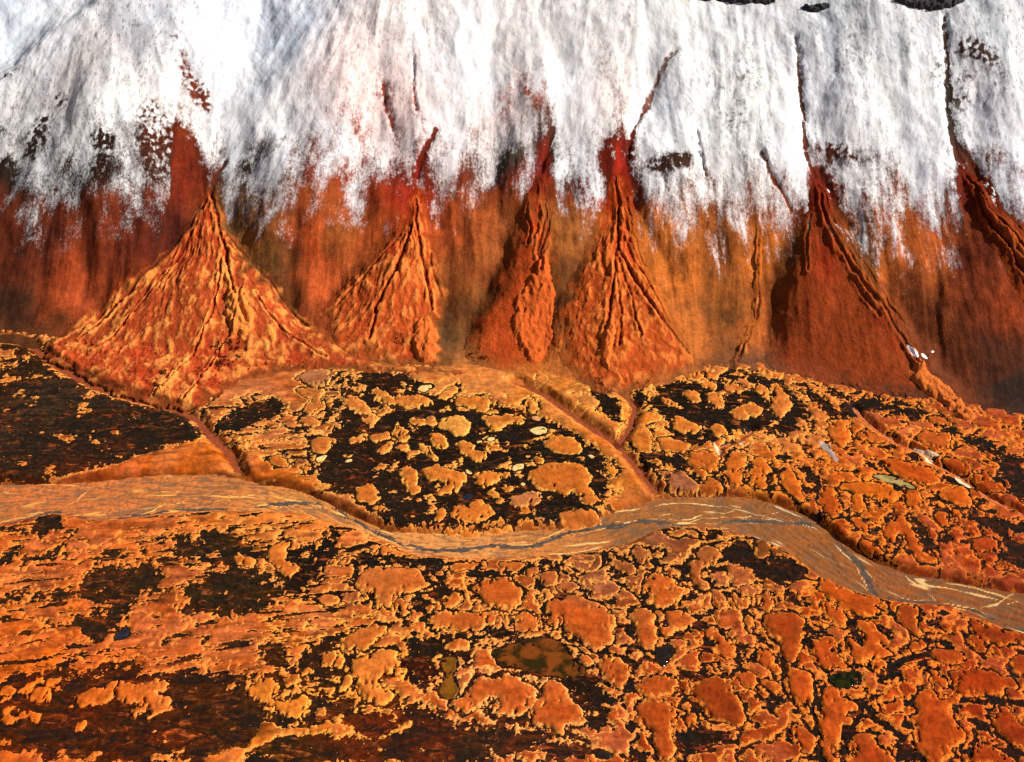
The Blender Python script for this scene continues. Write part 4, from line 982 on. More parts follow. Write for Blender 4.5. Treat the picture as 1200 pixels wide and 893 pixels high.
# ------------------------------------------------------------------ the mountain
SB = [(20, 300, alb(96, 42, 24)), (75, 320, alb(160, 72, 40)), (75, 350, alb(176, 84, 48)), (120, 300, alb(112, 48, 26)), (50, 290, alb(92, 40, 24)), (170, 285, alb(104, 42, 20)), (150, 340, alb(130, 58, 32)), (20, 360, alb(70, 42, 28)), (50, 390, alb(110, 60, 34)), (215, 220, alb(126, 46, 18)), (200, 265, alb(92, 38, 18)),
      (268, 262, alb(112, 76, 48)), (295, 290, alb(150, 92, 50)), (320, 310, alb(110, 72, 40)), (345, 300, alb(100, 56, 28)), (365, 290, alb(196, 88, 44)), (365, 330, alb(190, 92, 50)), (400, 280, alb(150, 84, 42)), (430, 270, alb(160, 76, 36)), (340, 345, alb(104, 60, 32)), (480, 230, alb(150, 46, 18)), (490, 195, alb(128, 34, 18)), (636, 195, alb(126, 40, 20)), (722, 190, alb(150, 40, 16)), (958, 215, alb(126, 40, 18)), (1130, 215, alb(116, 40, 20)), (720, 230, alb(150, 54, 22)),
      (530, 270, alb(168, 80, 40)), (560, 275, alb(158, 82, 42)), (580, 290, alb(150, 84, 44)), (540, 330, alb(150, 84, 42)), (555, 360, alb(112, 68, 36)), (530, 400, alb(110, 74, 46)), (560, 410, alb(168, 106, 60)), (590, 400, alb(186, 96, 46)), (585, 330, alb(120, 58, 28)), (680, 280, alb(152, 90, 48)), (680, 310, alb(96, 54, 30)), (660, 340, alb(112, 66, 34)),
      (670, 280, alb(170, 104, 52)), (690, 420, alb(190, 110, 58)), (640, 440, alb(196, 116, 58)), (760, 290, alb(176, 100, 44)), (790, 280, alb(186, 108, 48)), (800, 320, alb(190, 108, 48)), (780, 350, alb(186, 106, 50)), (850, 290, alb(140, 78, 36)), (850, 340, alb(160, 94, 46)), (850, 370, alb(120, 74, 38)), (820, 390, alb(176, 102, 50)), (890, 300, alb(206, 118, 50)), (882, 380, alb(172, 96, 46)), (912, 310, alb(96, 56, 32)), (905, 350, alb(150, 78, 38)),
      (960, 330, alb(166, 74, 36)), (940, 400, alb(168, 84, 48)), (1000, 400, alb(170, 84, 46)), (1000, 440, alb(130, 68, 46)), (940, 430, alb(158, 82, 52)), (1020, 300, alb(110, 66, 34)), (1040, 300, alb(190, 104, 46)), (1060, 330, alb(150, 78, 38)), (1090, 300, alb(176, 92, 42)), (1080, 360, alb(124, 64, 34)), (1140, 300, alb(124, 54, 28)), (1150, 340, alb(142, 66, 34)), (1130, 400, alb(112, 56, 32)), (1180, 360, alb(150, 66, 30)), (1170, 420, alb(98, 52, 34)), (1190, 460, alb(62, 42, 36)), (1120, 450, alb(120, 62, 38)),
      (860, 425, alb(120, 74, 48)), (900, 430, alb(130, 82, 60)), (700, 455, alb(140, 84, 52)), (1060, 455, alb(104, 62, 46)), (20, 395, alb(96, 56, 34))]
TI = [(100, 200, (.80, .80, .80)), (60, 60, (.84, .85, .88)), (20, 40, (.70, .77, .86)), (110, 55, (.56, .52, .51)), (70, 92, (.58, .53, .51)), (40, 150, (.68, .66, .65)), (150, 25, (.44, .47, .52)), (40, 75, (.86, .86, .88)), (90, 30, (.88, .88, .90)), (130, 130, (.80, .79, .78)), (200, 150, (.82, .80, .78)), (270, 50, (.72, .77, .84)), (320, 40, (.68, .74, .83)), (300, 150, (.86, .85, .86)), (280, 90, (.80, .82, .86)), (350, 180, (.85, .83, .84)), (420, 100, (.80, .67, .64)), (452, 120, (.76, .58, .55)), (450, 60, (.78, .68, .66)), (490, 40, (.74, .72, .71)),  # snow tints; the blue-grey ones put shade into the snow's colour
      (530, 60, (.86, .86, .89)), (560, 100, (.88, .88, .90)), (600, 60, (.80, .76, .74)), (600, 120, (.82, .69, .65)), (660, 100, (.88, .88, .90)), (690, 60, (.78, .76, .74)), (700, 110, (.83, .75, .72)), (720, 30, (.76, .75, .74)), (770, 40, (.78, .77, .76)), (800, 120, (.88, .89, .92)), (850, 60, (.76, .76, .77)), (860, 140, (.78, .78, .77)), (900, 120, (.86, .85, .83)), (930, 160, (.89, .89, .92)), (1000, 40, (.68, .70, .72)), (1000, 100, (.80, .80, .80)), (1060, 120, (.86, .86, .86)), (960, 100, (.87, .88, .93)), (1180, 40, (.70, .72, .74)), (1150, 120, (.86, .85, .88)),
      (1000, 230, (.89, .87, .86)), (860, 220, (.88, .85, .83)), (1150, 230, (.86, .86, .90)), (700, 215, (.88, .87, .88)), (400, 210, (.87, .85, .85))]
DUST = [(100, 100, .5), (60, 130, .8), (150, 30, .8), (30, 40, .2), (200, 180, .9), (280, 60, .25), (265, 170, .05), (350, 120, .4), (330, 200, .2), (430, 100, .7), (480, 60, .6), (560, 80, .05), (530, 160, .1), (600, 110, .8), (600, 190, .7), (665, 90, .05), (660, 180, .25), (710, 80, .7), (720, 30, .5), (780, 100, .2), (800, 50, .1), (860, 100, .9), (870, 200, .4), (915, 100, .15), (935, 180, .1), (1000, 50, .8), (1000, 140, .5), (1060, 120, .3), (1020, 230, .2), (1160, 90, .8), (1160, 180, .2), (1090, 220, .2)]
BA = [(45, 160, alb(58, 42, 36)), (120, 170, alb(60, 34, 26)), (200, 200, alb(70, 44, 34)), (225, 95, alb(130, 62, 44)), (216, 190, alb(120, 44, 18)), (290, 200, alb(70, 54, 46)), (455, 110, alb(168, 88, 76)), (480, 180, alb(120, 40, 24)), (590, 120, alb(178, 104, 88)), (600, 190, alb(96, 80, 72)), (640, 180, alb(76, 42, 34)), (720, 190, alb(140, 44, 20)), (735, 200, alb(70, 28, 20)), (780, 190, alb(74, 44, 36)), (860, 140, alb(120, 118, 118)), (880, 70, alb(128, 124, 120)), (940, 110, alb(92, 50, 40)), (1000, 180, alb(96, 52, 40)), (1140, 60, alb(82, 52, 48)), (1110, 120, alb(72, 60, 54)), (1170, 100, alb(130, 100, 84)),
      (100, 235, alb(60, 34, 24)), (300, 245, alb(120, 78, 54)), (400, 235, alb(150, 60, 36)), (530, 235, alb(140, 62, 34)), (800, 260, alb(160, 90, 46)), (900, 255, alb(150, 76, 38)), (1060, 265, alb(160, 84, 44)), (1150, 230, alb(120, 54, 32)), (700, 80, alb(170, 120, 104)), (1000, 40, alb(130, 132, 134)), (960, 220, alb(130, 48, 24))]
DA0 = 1.0
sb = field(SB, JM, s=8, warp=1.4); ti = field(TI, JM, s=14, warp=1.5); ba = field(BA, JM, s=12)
var = 1 + .14 * ST2 + .26 * ST1 + .35 * (TROUGH - .4) * (1 - snowy) + .25 * (RILL - .4) + .25 * N3[JM] + .3 * N8[JM]
sb = np.clip(sb * 1.14 * var[..., None], .004, .9)
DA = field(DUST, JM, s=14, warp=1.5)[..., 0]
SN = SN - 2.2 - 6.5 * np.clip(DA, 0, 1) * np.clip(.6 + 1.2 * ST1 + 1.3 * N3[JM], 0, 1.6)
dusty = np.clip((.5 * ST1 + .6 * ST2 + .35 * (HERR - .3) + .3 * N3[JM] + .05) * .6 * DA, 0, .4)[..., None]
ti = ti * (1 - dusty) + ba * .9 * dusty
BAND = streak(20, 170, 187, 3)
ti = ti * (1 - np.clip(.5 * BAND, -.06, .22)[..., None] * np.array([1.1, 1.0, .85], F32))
high = sstep(0, 14, ym - YSN)
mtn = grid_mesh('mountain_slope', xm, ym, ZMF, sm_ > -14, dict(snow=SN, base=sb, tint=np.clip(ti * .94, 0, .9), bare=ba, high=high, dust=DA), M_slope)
tag(mtn, 'snow covered mountain flank with rust coloured foot and steep gullies', kind='structure')

# ------------------------------------------------------------------ mounds
for (lab, grp, _o, gap, tn), P in zip(MOUNDS, MP):
    j, i = window(P, 4)
    j = slice(j.start, min(j.stop, JG.stop))
    d = -(poly_sdf(P, X[j, i] + .45 * WX[j, i], Y[j, i] + .45 * WY[j, i]) + MJAG[j, i])
    size = math.sqrt(abs(np.dot(P[:, 0], np.roll(P[:, 1], 1)) - np.dot(P[:, 1], np.roll(P[:, 0], 1))) / 2)
    H = min(.6 + size * .02, 1.15)
    din = np.maximum(d, 0)
    h = np.where(d > 0, .30 * sstep(0, .6, d) + H * (1 - np.exp(-din / 2.2)) - .30 * sstep(2, 8, din), d * .9)
    gz = ZG[j, i]
    low = np.minimum(und[j, i] + .15, gz) if True else gz
    z = low + h + .10 * N3[j, i] * sstep(0, 2, d)
    b = base[j, i].copy(); r = rimc[j, i]
    k = rng.uniform(.93, 1.05)
    if tn == 'r': b = b * np.array([.84, .70, .6], F32)
    if tn == 'g': b = b * np.array([1.08, 1.18, 1.25], F32); 
    if tn == 'v': b = b * .62 + np.array([.05, .035, .03], F32)
    if tn == 'p': b = b * .5 + r * .45
    b = b * k
    q = np.exp(-din / 5.0)[..., None]                      # paler towards the frayed edge
    b = b * .80 * (1 - .16 * q) + r * .16 * q
    n = 1 + .16 * N8[j, i][..., None]
    o = grid_mesh('moss_mound', X[j, i], Y[j, i], z, d > -.9, dict(moss=np.clip(d, -3, 6), base=b * n, rim=r, dark=dark[j, i], bank=np.zeros_like(d), bankc=bankc[j, i], flat=np.full_like(d, .12)), M_moss)
    tag(o, lab, 'mound', grp)

# ------------------------------------------------------------------ river, its water, streams
jr, ir = window(RP, 6); jr = slice(jr.start, min(jr.stop, JG.stop))
xr, yr = X[jr, ir], Y[jr, ir]
dr = DR[jr, ir]
WL = [chaikin(on_plane(w, RB), False, 2) for w in WATER]
PLn = [chaikin(on_plane(w, RB), False, 2) for w in PALE]
mid = chaikin(on_plane(pts("-260,610 0,592 100,585 200,580 280,575 350,584 400,605 460,633 520,640 600,637 680,627 740,612 790,600 850,602 920,620 960,640 1000,665 1060,690 1130,702 1200,720 1480,800"), RB), False, 2)
dm, sm, sg, _ = line_dist(mid, xr, yr)
tm = dm * sg
braid = ridged((tm + 2.5 * fbm(sm / 26, tm / 14, 231, 3)) / 2.6, sm / 26, 233, 3)
braid2 = ridged((tm + .28 * sm) / 4.0, sm / 40, 237, 2)
braid3 = ridged((tm - .2 * sm + 2 * fbm(sm / 18, tm / 10, 235, 2)) / 1.5, sm / 17, 239, 2)
chan = np.clip(sstep(.50, .82, braid) + .8 * sstep(.58, .88, braid2) + .8 * sstep(.58, .85, braid3), 0, 1) * .85
pale = np.zeros_like(dm); wd = np.full(dm.shape, 99, F32)
for k, P in enumerate(PLn):
    d, s_, _, _ = line_dist(P, xr + 1.6 * pn(xr / 9, yr / 9, 241 + k), yr + 1.2 * pn(xr / 7, yr / 7, 251 + k))
    pale = np.maximum(pale, (1 - sstep(.1, .28 + 1.0 * np.abs(pn(s_ / 11, s_ * 0 + k, 263)), d)) * np.clip(.75 + 1.2 * pn(s_ / 14, s_ * 0 + k, 261), 0, 1))
for P in WL:
    d, s_, _, _ = line_dist(P, xr + 1.0 * pn(xr / 12, yr / 12, 271), yr + .8 * pn(xr / 9, yr / 9, 275))
    wd = np.minimum(wd, d - .38 - .55 * pn(s_ / 25, s_ * 0, 277))
thr = ridged((tm + 3.0 * fbm(sm / 30, tm / 12, 243, 3)) / 6.5, sm / 60, 245, 2)
pale = np.maximum(pale, sstep(.72, .92, thr) * np.clip(.62 + 1.6 * fbm(sm / 30, tm / 9, 247, 2), 0, 1))
pale = np.maximum(pale, .55 * (1 - sstep(0, 1.6, np.abs(wd - 1.2))) * np.clip(pn(xr / 10, yr / 6, 281) + .35, 0, 1))
zr = RB + .12 * fbm(xr / 8, yr / 5, 291, 3) - .45 * chan * (1 - pale) + .22 * (1 - sstep(0, 5, -dr)) * 1.0 - .55 * (1 - sstep(-1.2, 1.0, wd))
RVC = [(100, 585, alb(190, 120, 74)), (240, 575, alb(188, 124, 78)), (340, 585, alb(200, 140, 86)), (520, 635, alb(204, 148, 96)), (640, 630, alb(190, 130, 80)), (740, 605, alb(158, 106, 66)), (850, 605, alb(156, 104, 66)), (930, 635, alb(150, 98, 60)), (1080, 690, alb(148, 92, 56)), (1180, 720, alb(140, 88, 56))]
PLC = [(100, 585, alb(232, 170, 96)), (220, 580, alb(246, 196, 110)), (420, 620, alb(246, 204, 128)), (560, 645, alb(240, 190, 118)), (800, 608, alb(240, 204, 140)), (950, 620, alb(238, 214, 170)), (1020, 690, alb(226, 186, 130)), (1170, 705, alb(232, 192, 130))]
rb = field(RVC, jr, ir, s=15) * np.array([1.1, .98, .84], F32)
river = grid_mesh('river_bed', xr, yr, zr, dr < 2.2, dict(base=rb, rim=rb * np.array([1.2, 1.12, 1.05], F32), chan=chan, pale=pale, palec=field(PLC, jr, ir, s=20)), M_river)
tag(river, 'broad braided gravel bed of the river winding across the plain', kind='structure')
M_water = pool_material('river_water', (.055, .042, .034), (.10, .072, .052), .3, .4, .1)
zw = np.full_like(zr, RB - .16) + .02 * pn(xr / 5, yr / 3, 295)
tag(grid_mesh('river_water', xr, yr, zw, (wd < .8) & (dr < 1), {}, M_water), 'narrow dark water thread running along the braided river bed', kind='structure')

M_sred = plain('stream_red_mud', tuple(alb(156, 74, 40)), .6, 1.6)
M_spale = plain('stream_pale_sand', tuple(alb(206, 120, 80)), .4, 1.6)
for (lab, kind, p, w), P in zip(STREAMS, SP):
    j, i = window(P, 6); j = slice(j.start, min(j.stop, JG.stop))
    d, s_, _, _ = line_dist(P, X[j, i] + .3 * WX[j, i], Y[j, i] + .3 * WY[j, i])
    d = d - w * .24 + .45 * JAG[j, i] + .8 * N8[j, i] + (1.5 if kind == 'pale' else 0)
    ww = .55 + .8 * np.abs(pn(s_ / 9, s_ * 0, 301))
    lvl = np.minimum(ZG0[j, i], und[j, i] + .9)
    z = np.where(kind == 'pale', -1.3, -1.75) + .25 * N3[j, i] + .2 * N8[j, i] + 0 * d
    z = np.maximum(z, np.where(DR[j, i] < 3, -9, -9))
    z = np.where(DR[j, i] < 4, np.minimum(z, -2.3 - (4 - DR[j, i]) * .9), z)
    o = grid_mesh('stream_bed', X[j, i], Y[j, i], z, (d < 1.0) & (DR[j, i] > -1.2), {}, M_sred if kind == 'red' else M_spale)
    tag(o, lab, kind='structure')
# white salt-laden thread of water at the head of the left stream
P = chaikin(on_plane(pts("30,400 46,409 50,418 58,424 68,431"), -1.6), False, 2)

# ------------------------------------------------------------------ pools and crusts
PM = {'olive': pool_material('pool_olive', tuple(alb(140, 76, 28)), tuple(alb(62, 46, 14)), .16, .25), 'ochre': pool_material('pool_ochre', tuple(alb(150, 94, 26)), tuple(alb(118, 76, 22)), .3, .3), 'green': pool_material('pool_green', tuple(alb(58, 54, 18)), tuple(alb(24, 26, 8)), .3, .15),
      'black': pool_material('pool_black', (.012, .008, .006), (.02, .012, .008), .3, .1), 'navy': pool_material('pool_navy', (.010, .011, .020), (.02, .02, .032), .3, .12), 'cream': pool_material('pool_cream', tuple(alb(240, 216, 158)), tuple(alb(222, 180, 112)), .5, .35),
      'pink': pool_material('pool_pink', tuple(alb(232, 170, 120)), tuple(alb(206, 140, 92)), .5, .35), 'sage': pool_material('pool_sage', tuple(alb(150, 134, 88)), tuple(alb(190, 160, 106)), .3, .3)}
CEN = {}
for (lab, cat, _o, kind), P in zip(POOLS, PP):
    j, i = window(P, 3)
    c = P.mean(0); k = int(np.searchsorted(XS, c[0])), int(np.searchsorted(YS, c[1]))
    # a finer lattice of its own for the small pools
    hx_, hy_ = P.max(0) + 1.2, P.min(0) - 1.2
    st = .28
    gx, gy = np.meshgrid(np.arange(hy_[0], hx_[0], st), np.arange(hy_[1], hx_[1], st))
    d = poly_sdf(P, gx.astype(F32), gy.astype(F32)) + (.35 + .012 * (hx_[0] - hy_[0])) * 1.8 * fbm(gx / 3.0, gy / 3.0, 311, 4)
    gz = bil(ZG, gx, gy)
    lvl = float(np.percentile(gz[d < 1.0], 80)) + .06 if (d < 1).any() else .1
    z = np.where(d < 0, lvl, lvl - d * 1.0)
    o = grid_mesh('pool', gx.astype(F32), gy.astype(F32), z, d < .5, {}, PM[kind])
    tag(o, lab, cat, 'pools in the bog')
M_crust = plain('salt_crust', tuple(alb(236, 204, 170)), .3, 2.5, .7)
M_crustp = plain('salt_crust_pink', tuple(alb(238, 190, 158)), .25, 2.5, .7)
M_crustb = plain('salt_crust_bluish', tuple(alb(176, 150, 140)), .5, 1.6, .6)
M_snow = plain('old_snow', (.88, .88, .9), .05, 2.0, .6, .3, .3)


def sheet(name, P, mat, h, Z, edge=.8, nseed=321, step=.3):
    hi, lo = P.max(0) + 2, P.min(0) - 2
    gx, gy = np.meshgrid(np.arange(lo[0], hi[0], step), np.arange(lo[1], hi[1], step))
    d = -(poly_sdf(P, gx.astype(F32), gy.astype(F32)) + .8 * fbm(gx / 2.5, gy / 2.5, nseed, 3))
    z = bil(Z, gx, gy) + np.where(d > 0, h * (1 - np.exp(-d / edge)) + .03, d * .8) + .06 * fbm(gx / 1.5, gy / 1.5, nseed + 5, 3)
    return grid_mesh(name, gx.astype(F32), gy.astype(F32), z.astype(F32), d > -.5, {}, mat)


for k, (lab, cat, s) in enumerate(CRUSTS):
    P = chaikin(xy(s, np.maximum(TOP, -3)), n=2)
    tag(sheet('salt_crust', P, M_crust if k < 2 else (M_crustp if k < 4 else M_crustb), .12, np.maximum(TOP, und.min() if False else -1.5)), lab, cat, 'pale crusts on the right terrace')
# ------------------------------------------------------------------ debris fans on the slope's foot
FANS = [
 dict(label="broadest fan of orange debris at left, cut off by the red stream", apex="246,222", out="240,222 226,255 196,290 160,322 118,352 78,384 52,405 62,424 90,440 128,458 170,470 212,480 236,482 258,462 300,440 345,436 400,434 440,436 500,440 560,440 520,432 460,428 425,418 396,400 370,382 338,352 300,318 274,278 258,245 252,222",
      H=3.2, W=40, base=(190, 88, 50), pale=(244, 160, 88), dark=(100, 38, 22), lob=.9,
      chan=["246,226 258,262 266,305 276,350 292,385", "240,240 215,275 180,315 130,370 95,400", "250,250 275,290 315,335 360,385", "232,262 190,330 150,380 120,410", "262,300 250,380 210,440 180,465", "285,345 270,400 240,440 215,470", "300,350 330,390 380,420"],
      veg=[(190, 452, 14, 14), (265, 418, 24, 22), (100, 398, 14, 10), (110, 415, 12, 8), (285, 408, 10, 14), (170, 410, 10, 8), (155, 435, 10, 8), (235, 440, 10, 8), (330, 435, 14, 5)], red=[(215, 300, 22, 36), (165, 430, 14, 40), (260, 440, 20, 30), (240, 425, 10, 40), (110, 420, 25, 8), (340, 420, 14, 12)],
      tongue=("268,345 262,372 272,398 290,402 300,385 296,360 284,345", (226, 142, 76))),
 dict(label="steep red fan left of centre with two deep winding channels", apex="490,222", out="484,222 470,262 440,300 402,335 372,362 376,388 400,410 432,424 466,430 500,428 512,436 522,420 520,380 524,346 516,310 506,270 500,240 495,222",
      H=2.4, W=28, base=(196, 92, 48), pale=(236, 144, 78), dark=(104, 40, 22), lob=1.1,
      chan=["489,236 486,262 494,292 498,322 502,350 508,366", "482,270 472,310 452,345 440,372 432,400", "470,280 430,325 395,360", "505,300 510,330 516,350"], veg=[(478, 404, 16, 10), (505, 420, 8, 8)], red=[(455, 285, 30, 20), (495, 425, 26, 6)],
      tongue=("488,380 480,402 488,424 506,428 514,410 512,385 500,372", (214, 116, 60))),
 dict(label="smooth orange fan with a rough debris tongue on its right, centre of the slope", apex="634,205", out="629,206 612,246 596,288 574,335 556,375 540,405 552,428 590,436 626,440 644,430 652,400 656,360 656,320 652,280 645,240 639,206",
      H=1.0, W=28, base=(190, 84, 40), pale=(226, 126, 66), dark=(100, 40, 22), lob=.28,
      chan=["634,210 639,245 636,275 632,310", "645,238 641,270 634,320", "620,245 622,290"], veg=[(558, 418, 18, 10)], red=[(615, 275, 16, 26)],
      tongue=("628,318 612,340 602,366 598,395 610,408 616,425 630,428 645,410 648,385 652,350 648,325 640,300 634,300", (206, 104, 52))),
 dict(label="fan right of centre with braided ridges spreading to its right", apex="722,205", out="716,206 706,246 690,282 668,330 656,366 652,405 668,445 700,462 740,462 780,445 818,428 806,402 786,366 768,330 752,290 744,250 734,206",
      H=1.5, W=28, base=(190, 90, 44), pale=(228, 132, 68), dark=(100, 44, 24), lob=.95,
      chan=["722,210 726,250 724,290 720,330 716,365 708,395", "724,290 744,335 770,372 806,415", "730,280 756,330 784,380", "724,300 738,350 752,400", "722,320 728,370 726,410", "733,235 745,290 765,330"], veg=[(700, 450, 14, 8), (745, 452, 14, 8)], red=[(735, 290, 16, 30)],
      tongue=("712,375 704,398 704,420 709,436 716,434 718,410 722,385", (226, 122, 62))),
 dict(label="smooth dark red fan at right with a channel down its right edge", apex="958,212", out="952,212 944,250 930,300 916,345 904,390 894,430 930,442 980,452 1030,462 1080,470 1104,466 1098,440 1078,405 1052,362 1020,316 992,272 975,236 966,212",
      H=.8, W=30, base=(162, 76, 40), pale=(190, 100, 56), dark=(92, 44, 26), lob=.16,
      chan=["958,214 966,248 976,280 1000,318 1026,348 1046,380 1062,404 1078,430", "962,222 980,262 1004,300 1030,340 1052,372 1072,400", "950,252 945,290 947,322", "1002,330 1016,352 1030,374"], veg=[], red=[(965, 300, 20, 40), (1040, 380, 12, 30)],
      tongue=("1070,424 1064,440 1078,458 1100,470 1118,488 1136,497 1146,490 1134,474 1118,462 1110,450 1090,438 1082,424", (214, 122, 64))),
 dict(label="narrow pale orange trickle of sand left of the dark red fan", apex="888,262", out="886,262 884,300 886,340 880,375 868,395 856,430 862,436 870,430 880,405 892,375 896,340 892,300 894,262",
      H=1.2, W=4, base=(206, 120, 58), pale=(240, 168, 92), dark=(130, 70, 36), lob=.5, chan=["889,266 888,320 890,350 884,380 870,410 864,430"], veg=[], red=[]),
 dict(label="ribbed rust fan leaving through the right edge of the frame", apex="1126,196", out="1120,196 1132,235 1146,262 1166,300 1190,345 1230,400 1300,440 1330,380 1260,330 1215,285 1180,245 1150,210 1132,196",
      H=4.0, W=14, base=(150, 70, 36), pale=(206, 112, 56), dark=(84, 38, 22), lob=.8, chan=["1128,200 1148,232 1176,264 1204,304 1240,350", "1140,225 1160,262 1185,300 1215,345", "1150,218 1190,262 1220,290"], veg=[], red=[(1160, 280, 20, 40)]),
]
M_chan = plain('channel_mud', tuple(alb(104, 36, 22)), .5, 1.2, .9, .05)
for f in FANS:
    ap = on_land(pts(f['apex']), ZSM)[0]
    P = chaikin(on_land(pts(f['out']), ZSM), n=2)
    j, i = window(P, 14)
    fx, fy = X[j, i], Y[j, i]
    top = TOP[j, i]
    d = -(poly_sdf(P, fx + .7 * WX[j, i], fy + .7 * WY[j, i])) - .9 * JAG[j, i] + 3 * N8[j, i] * sstep(20, 60, np.hypot(fx - ap[0], fy - ap[1])) + 3 * N30[j, i]
    din = np.maximum(d, 0)
    ang = np.arctan2(fx - ap[0], ap[1] + 8 - fy); r = np.hypot(fx - ap[0], ap[1] + 8 - fy)
    u = ang * 70 + 5 * fbm(fx / 24, fy / 30, 401, 3); v = r + 4 * fbm(fx / 15, fy / 15, 405, 2)
    uu = u + 2.2 * fbm(fx / 7, fy / 9, 407, 3); lob = (1 - ridged(uu / 8, v / 40, 411, 2)) * .55 + (1 - ridged(uu / 3.7, v / 13, 415, 3, 2.05, .5)) * .85
    low_ = sstep(12, 60, r)
    clod = 1 - ridged(fx / 6 + u / 30, fy / 9, 421, 3)
    lobe = lob * (1 - .35 * low_) + .4 * low_ * clod
    # keep the smooth fans smooth, ridges only near their channels
    groove = np.zeros_like(d); levee = np.zeros_like(d); beds = []
    for k, s in enumerate(f['chan']):
        Pc = chaikin(on_land(pts(s), ZSM), False, 2)
        dc, sc_, _, _ = line_dist(Pc, fx + .9 * WX[j, i] + .45 * JAG[j, i], fy + .5 * WY[j, i])
        w = (.5 if k > 1 else .75) * (1 + .6 * pn(sc_ / 12, sc_ * 0 + k, 409))
        if k < 2:
            beds.append(dc - .55 * w)
        groove = np.maximum(groove, (1 - sstep(.2, 1.5 * w, dc)) * (1.0 if k < 2 else .7))
        levee = np.maximum(levee, np.exp(-((dc - 2.6 * w) / (1.3 * w)) ** 2) * (1.0 if k < 2 else .6))
    amp = f['lob']
    near = np.clip(amp + .9 * levee, 0, 1.3)
    h = f['H'] * sstep(0, 1.3 * f['W'], din) * sstep(-2, 25, r + 6) + .12 * sstep(0, .7, d) + near * 1.45 * lobe * sstep(0, 10, d) + .38 * levee * sstep(0, 3, d) - 1.05 * groove * sstep(0, 3, d)
    h = np.where(d > 0, h, d * .8)
    z = np.where(d > 0, np.maximum(top, ZSM[j, i] - .6) , top) + h + .12 * N3[j, i]
    veg = np.zeros_like(d); red = np.zeros_like(d)
    for tab, arr in ((f['veg'], veg), (f['red'], red)):
        for cx, cy, rx, ry in tab:
            E = on_land(ell(cx, cy, rx, ry), ZSM)
            dd = poly_sdf(E, fx + 3 * WX[j, i], fy + 3 * WY[j, i])
            arr[:] = np.maximum(arr, 1 - sstep(-7, 6, dd))
    veg = veg * .42 * (1 + 1.3 * N3[j, i] + 1.2 * N8[j, i]) + .22 * veg * (1 - np.clip(lobe, 0, 1))
    b0, p0, k0 = (alb(*f[k]).astype(F32) for k in ('base', 'pale', 'dark'))
    one = np.ones(d.shape + (1,), F32)
    B = b0 * one; PL_ = p0 * one; DK = k0 * one
    rr_ = red[..., None] * .75 * np.clip(.8 + N8[j, i], 0, 1.2)[..., None]
    redc = np.array([1.0, .58, .62], F32)
    B = B * (1 - rr_) + B * redc * rr_; PL_ = PL_ * (1 - rr_) + PL_ * redc * .85 * rr_
    SBF = field(SB, j, i, s=8, warp=1.4)
    upper = (1 - sstep(10, 70, r))[..., None]
    B = B * (1 - .75 * upper) + B * np.array([.72, .36, .34], F32) * .75 * upper; PL_ = PL_ * (1 - .6 * upper) + PL_ * np.array([.8, .5, .45], F32) * .6 * upper
    B = B * (1 + .22 * fbm(u / 6, v / 40, 431, 3)[..., None] + .2 * N30[j, i][..., None])
    ed = sstep(-1, 17, d + 9 * N8[j, i])[..., None] if f['lob'] < .9 else sstep(-1, 9, d + 7 * N8[j, i])[..., None]
    B = B * ed + SBF * (1 + .3 * N3[j, i][..., None]) * (1 - ed); PL_ = PL_ * ed + SBF * 1.15 * (1 - ed)
    lb = np.clip(.50 + .95 * (lobe - .55) * np.clip(amp + levee, .15, 1.2) + .28 * levee - .5 * groove, 0, 1)
    # snow lying in the top of the channels
    snl = np.interp(fx, sl[:, 0], sl[:, 1])
    sno = (fy - snl) * .30 + 3.2 * N8[j, i] + 2.5 * N3[j, i] + 3.0 * groove - 4.5 + 2.5 * np.clip(fbm(u / 3, v / 20, 437, 3), -1, 1)
    o = grid_mesh('debris_fan', fx, fy, z, d > -1.2, dict(base=B, rim=PL_, dark=DK, lobe=lb, veg=veg, snow=np.minimum(sno, 5)), M_fan)
    tag(o, f['label'], 'debris fan', 'debris fans at the foot of the slope')
    for bd in beds:
        ch_ = grid_mesh('channel', fx, fy, z + np.where(bd < .1, .10, -.5 * bd) + .06 * N3[j, i], (bd < .25) & (d > 2.0), {}, M_chan, o)
        ch_['label'] = 'dark crimson bed of a channel running down the fan'
    keepd = d > -.2
    TOP[j, i] = np.where(keepd, np.maximum(TOP[j, i], z), TOP[j, i])
    if 'tongue' in f:
        s, c = f['tongue']
        Pt = chaikin(on_land(pts(s), ZSM), n=2)
        jt, it = window(Pt, 6)
        tx, ty = X[jt, it], Y[jt, it]
        dt = -(poly_sdf(Pt, tx + .4 * WX[jt, it], ty + .4 * WY[jt, it]) + 1.1 * JAG[jt, it])
        ang = np.arctan2(tx - ap[0], ap[1] + 8 - ty) * 70
        lo = ridged(ang / 4 + .8 * WX[jt, it] / 4, ty / 9, 441, 4)
        bl = ridged(tx / 4.5, ty / 6.5, 445, 3)
        hh = np.where(dt > 0, 1.0 * (1 - np.exp(-np.maximum(dt, 0) / 2.2)) + (1.0 * lo + 1.2 * bl) * sstep(0, 2, dt), dt * .9)
        zt = TOP[jt, it] + hh
        one = np.ones(dt.shape + (1,), F32)
        t_ = grid_mesh('debris_tongue', tx, ty, zt, dt > -.6, dict(base=alb(*c).astype(F32) * one, rim=(alb(*c) * 1.25).astype(F32) * one, dark=k0 * one, lobe=np.clip(.35 + .5 * bl, 0, 1), veg=np.zeros_like(dt), snow=np.full_like(dt, -9)), M_fan, o)
        t_['label'] = 'lumpy brighter orange tongue of debris on the fan'

for lab, s in SNOWP:
    P = chaikin(on_land(pts(s), TOP), n=2)
    tag(sheet('snow_patch', P, M_snow, .16, TOP, .5), lab, 'snow patch', 'snow patches on the dark red fan')

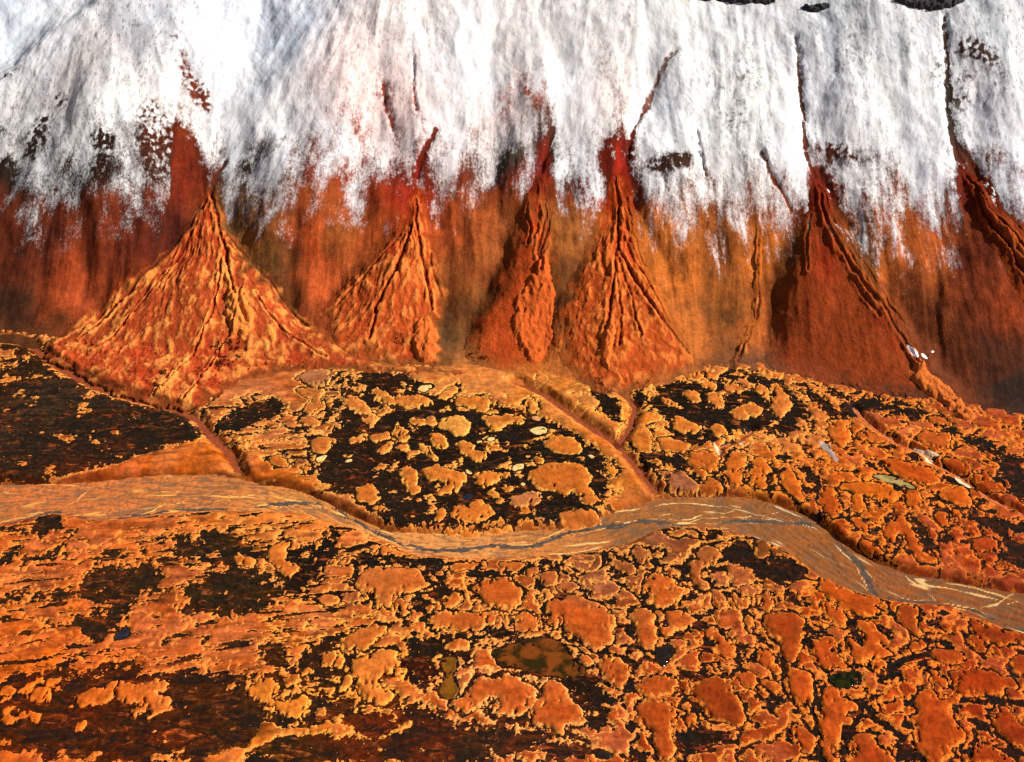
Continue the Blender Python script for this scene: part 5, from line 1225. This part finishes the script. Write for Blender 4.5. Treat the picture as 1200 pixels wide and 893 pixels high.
# ------------------------------------------------------------------ black rock bands in the snow along the top edge
M_rock = plain('black_rock', (.030, .030, .034), .7, .8, .85, .3, .8)
BANDS = [("long thin black rock band in the snow at the top edge", "800,1 830,-3 870,-6 910,-4 908,2 880,5 850,3 830,1"), ("short broken black rock ledge between the two rock bands", "938,10 950,5 975,4 972,9 955,14"),
         ("thick curved black rock band in the snow at the top right", "1044,2 1058,0 1078,3 1100,0 1130,-8 1136,-2 1118,9 1098,15 1072,12 1054,8")]
for k, (lab, s) in enumerate(BANDS):
    P = chaikin(on_land(pts(s), ZM), n=1)
    hi, lo = P.max(0) + 5, P.min(0) - 5
    gx, gy = np.meshgrid(np.arange(lo[0], hi[0], .45), np.arange(lo[1], hi[1], .45))
    d = -(poly_sdf(P, gx.astype(F32) + 1.5 * pn(gx / 7, gy / 7, 501), gy.astype(F32)) + 2.4 * fbm(gx / 5, gy / 4, 503 + k, 4, 2.1, .6))
    z = bil(TOP, gx, gy) + np.where(d > 0, 2.2 * (1 - np.exp(-d / 1.2)) + 1.6 * ridged(gx / 5, gy / 3, 507, 4), d * .9)
    tag(grid_mesh('rock_outcrop', gx.astype(F32), gy.astype(F32), z.astype(F32), d > -.8, {}, M_rock), lab, 'rock outcrop', 'black rock bands in the snow')

# ------------------------------------------------------------------ light, sky, camera
sun_el, sun_az = rad(36), rad(5)            # from the right, a little behind the slope
sv = Vector((math.cos(sun_el) * math.cos(sun_az), math.cos(sun_el) * math.sin(sun_az), math.sin(sun_el)))
L = bpy.data.lights.new('sun', 'SUN'); L.energy = 4.6; L.angle = rad(.53); L.color = (1.0, .95, .88)
lo_ = bpy.data.objects.new('sun', L); C.objects.link(lo_)
lo_.rotation_euler = (-sv).to_track_quat('-Z', 'Y').to_euler()
lo_.location = (300, 500, 500)
w = bpy.data.worlds.new('World'); bpy.context.scene.world = w; w.use_nodes = True
nt = w.node_tree; nt.nodes.clear()
sky = nt.nodes.new('ShaderNodeTexSky'); sky.sky_type = 'NISHITA'; sky.sun_disc = False
sky.sun_elevation = sun_el; sky.sun_rotation = rad(90) - sun_az; sky.altitude = 300
bg = nt.nodes.new('ShaderNodeBackground'); bg.inputs['Strength'].default_value = .055
wo = nt.nodes.new('ShaderNodeOutputWorld')
wb = nt.nodes.new('ShaderNodeMix'); wb.data_type = 'RGBA'; wb.blend_type = 'MULTIPLY'; wb.inputs[0].default_value = 1.0
wb.inputs[7].default_value = (1.0, .86, .70, 1)      # the photograph's warm white balance
nt.links.new(sky.outputs[0], wb.inputs[6]); nt.links.new(wb.outputs[2], bg.inputs['Color']); nt.links.new(bg.outputs[0], wo.inputs['Surface'])

cam = bpy.data.cameras.new('camera'); cam.sensor_fit = 'HORIZONTAL'; cam.sensor_width = 36.0
cam.angle = rad(40); cam.clip_start = 1; cam.clip_end = 12000
co = bpy.data.objects.new('camera', cam); C.objects.link(co)
co.location = (0, 0, CAM_H); co.rotation_euler = (rad(90) - PITCH, 0, 0)
sc = bpy.context.scene
sc.camera = co
sc.view_settings.view_transform = 'Standard'; sc.view_settings.look = 'None'
sc.view_settings.exposure = EXPOSURE; sc.view_settings.gamma = 1.0; sc.view_settings.use_curve_mapping = False
sc.cycles.max_bounces = 4; sc.cycles.diffuse_bounces = 2; sc.cycles.glossy_bounces = 2
sc.cycles.use_denoising = False
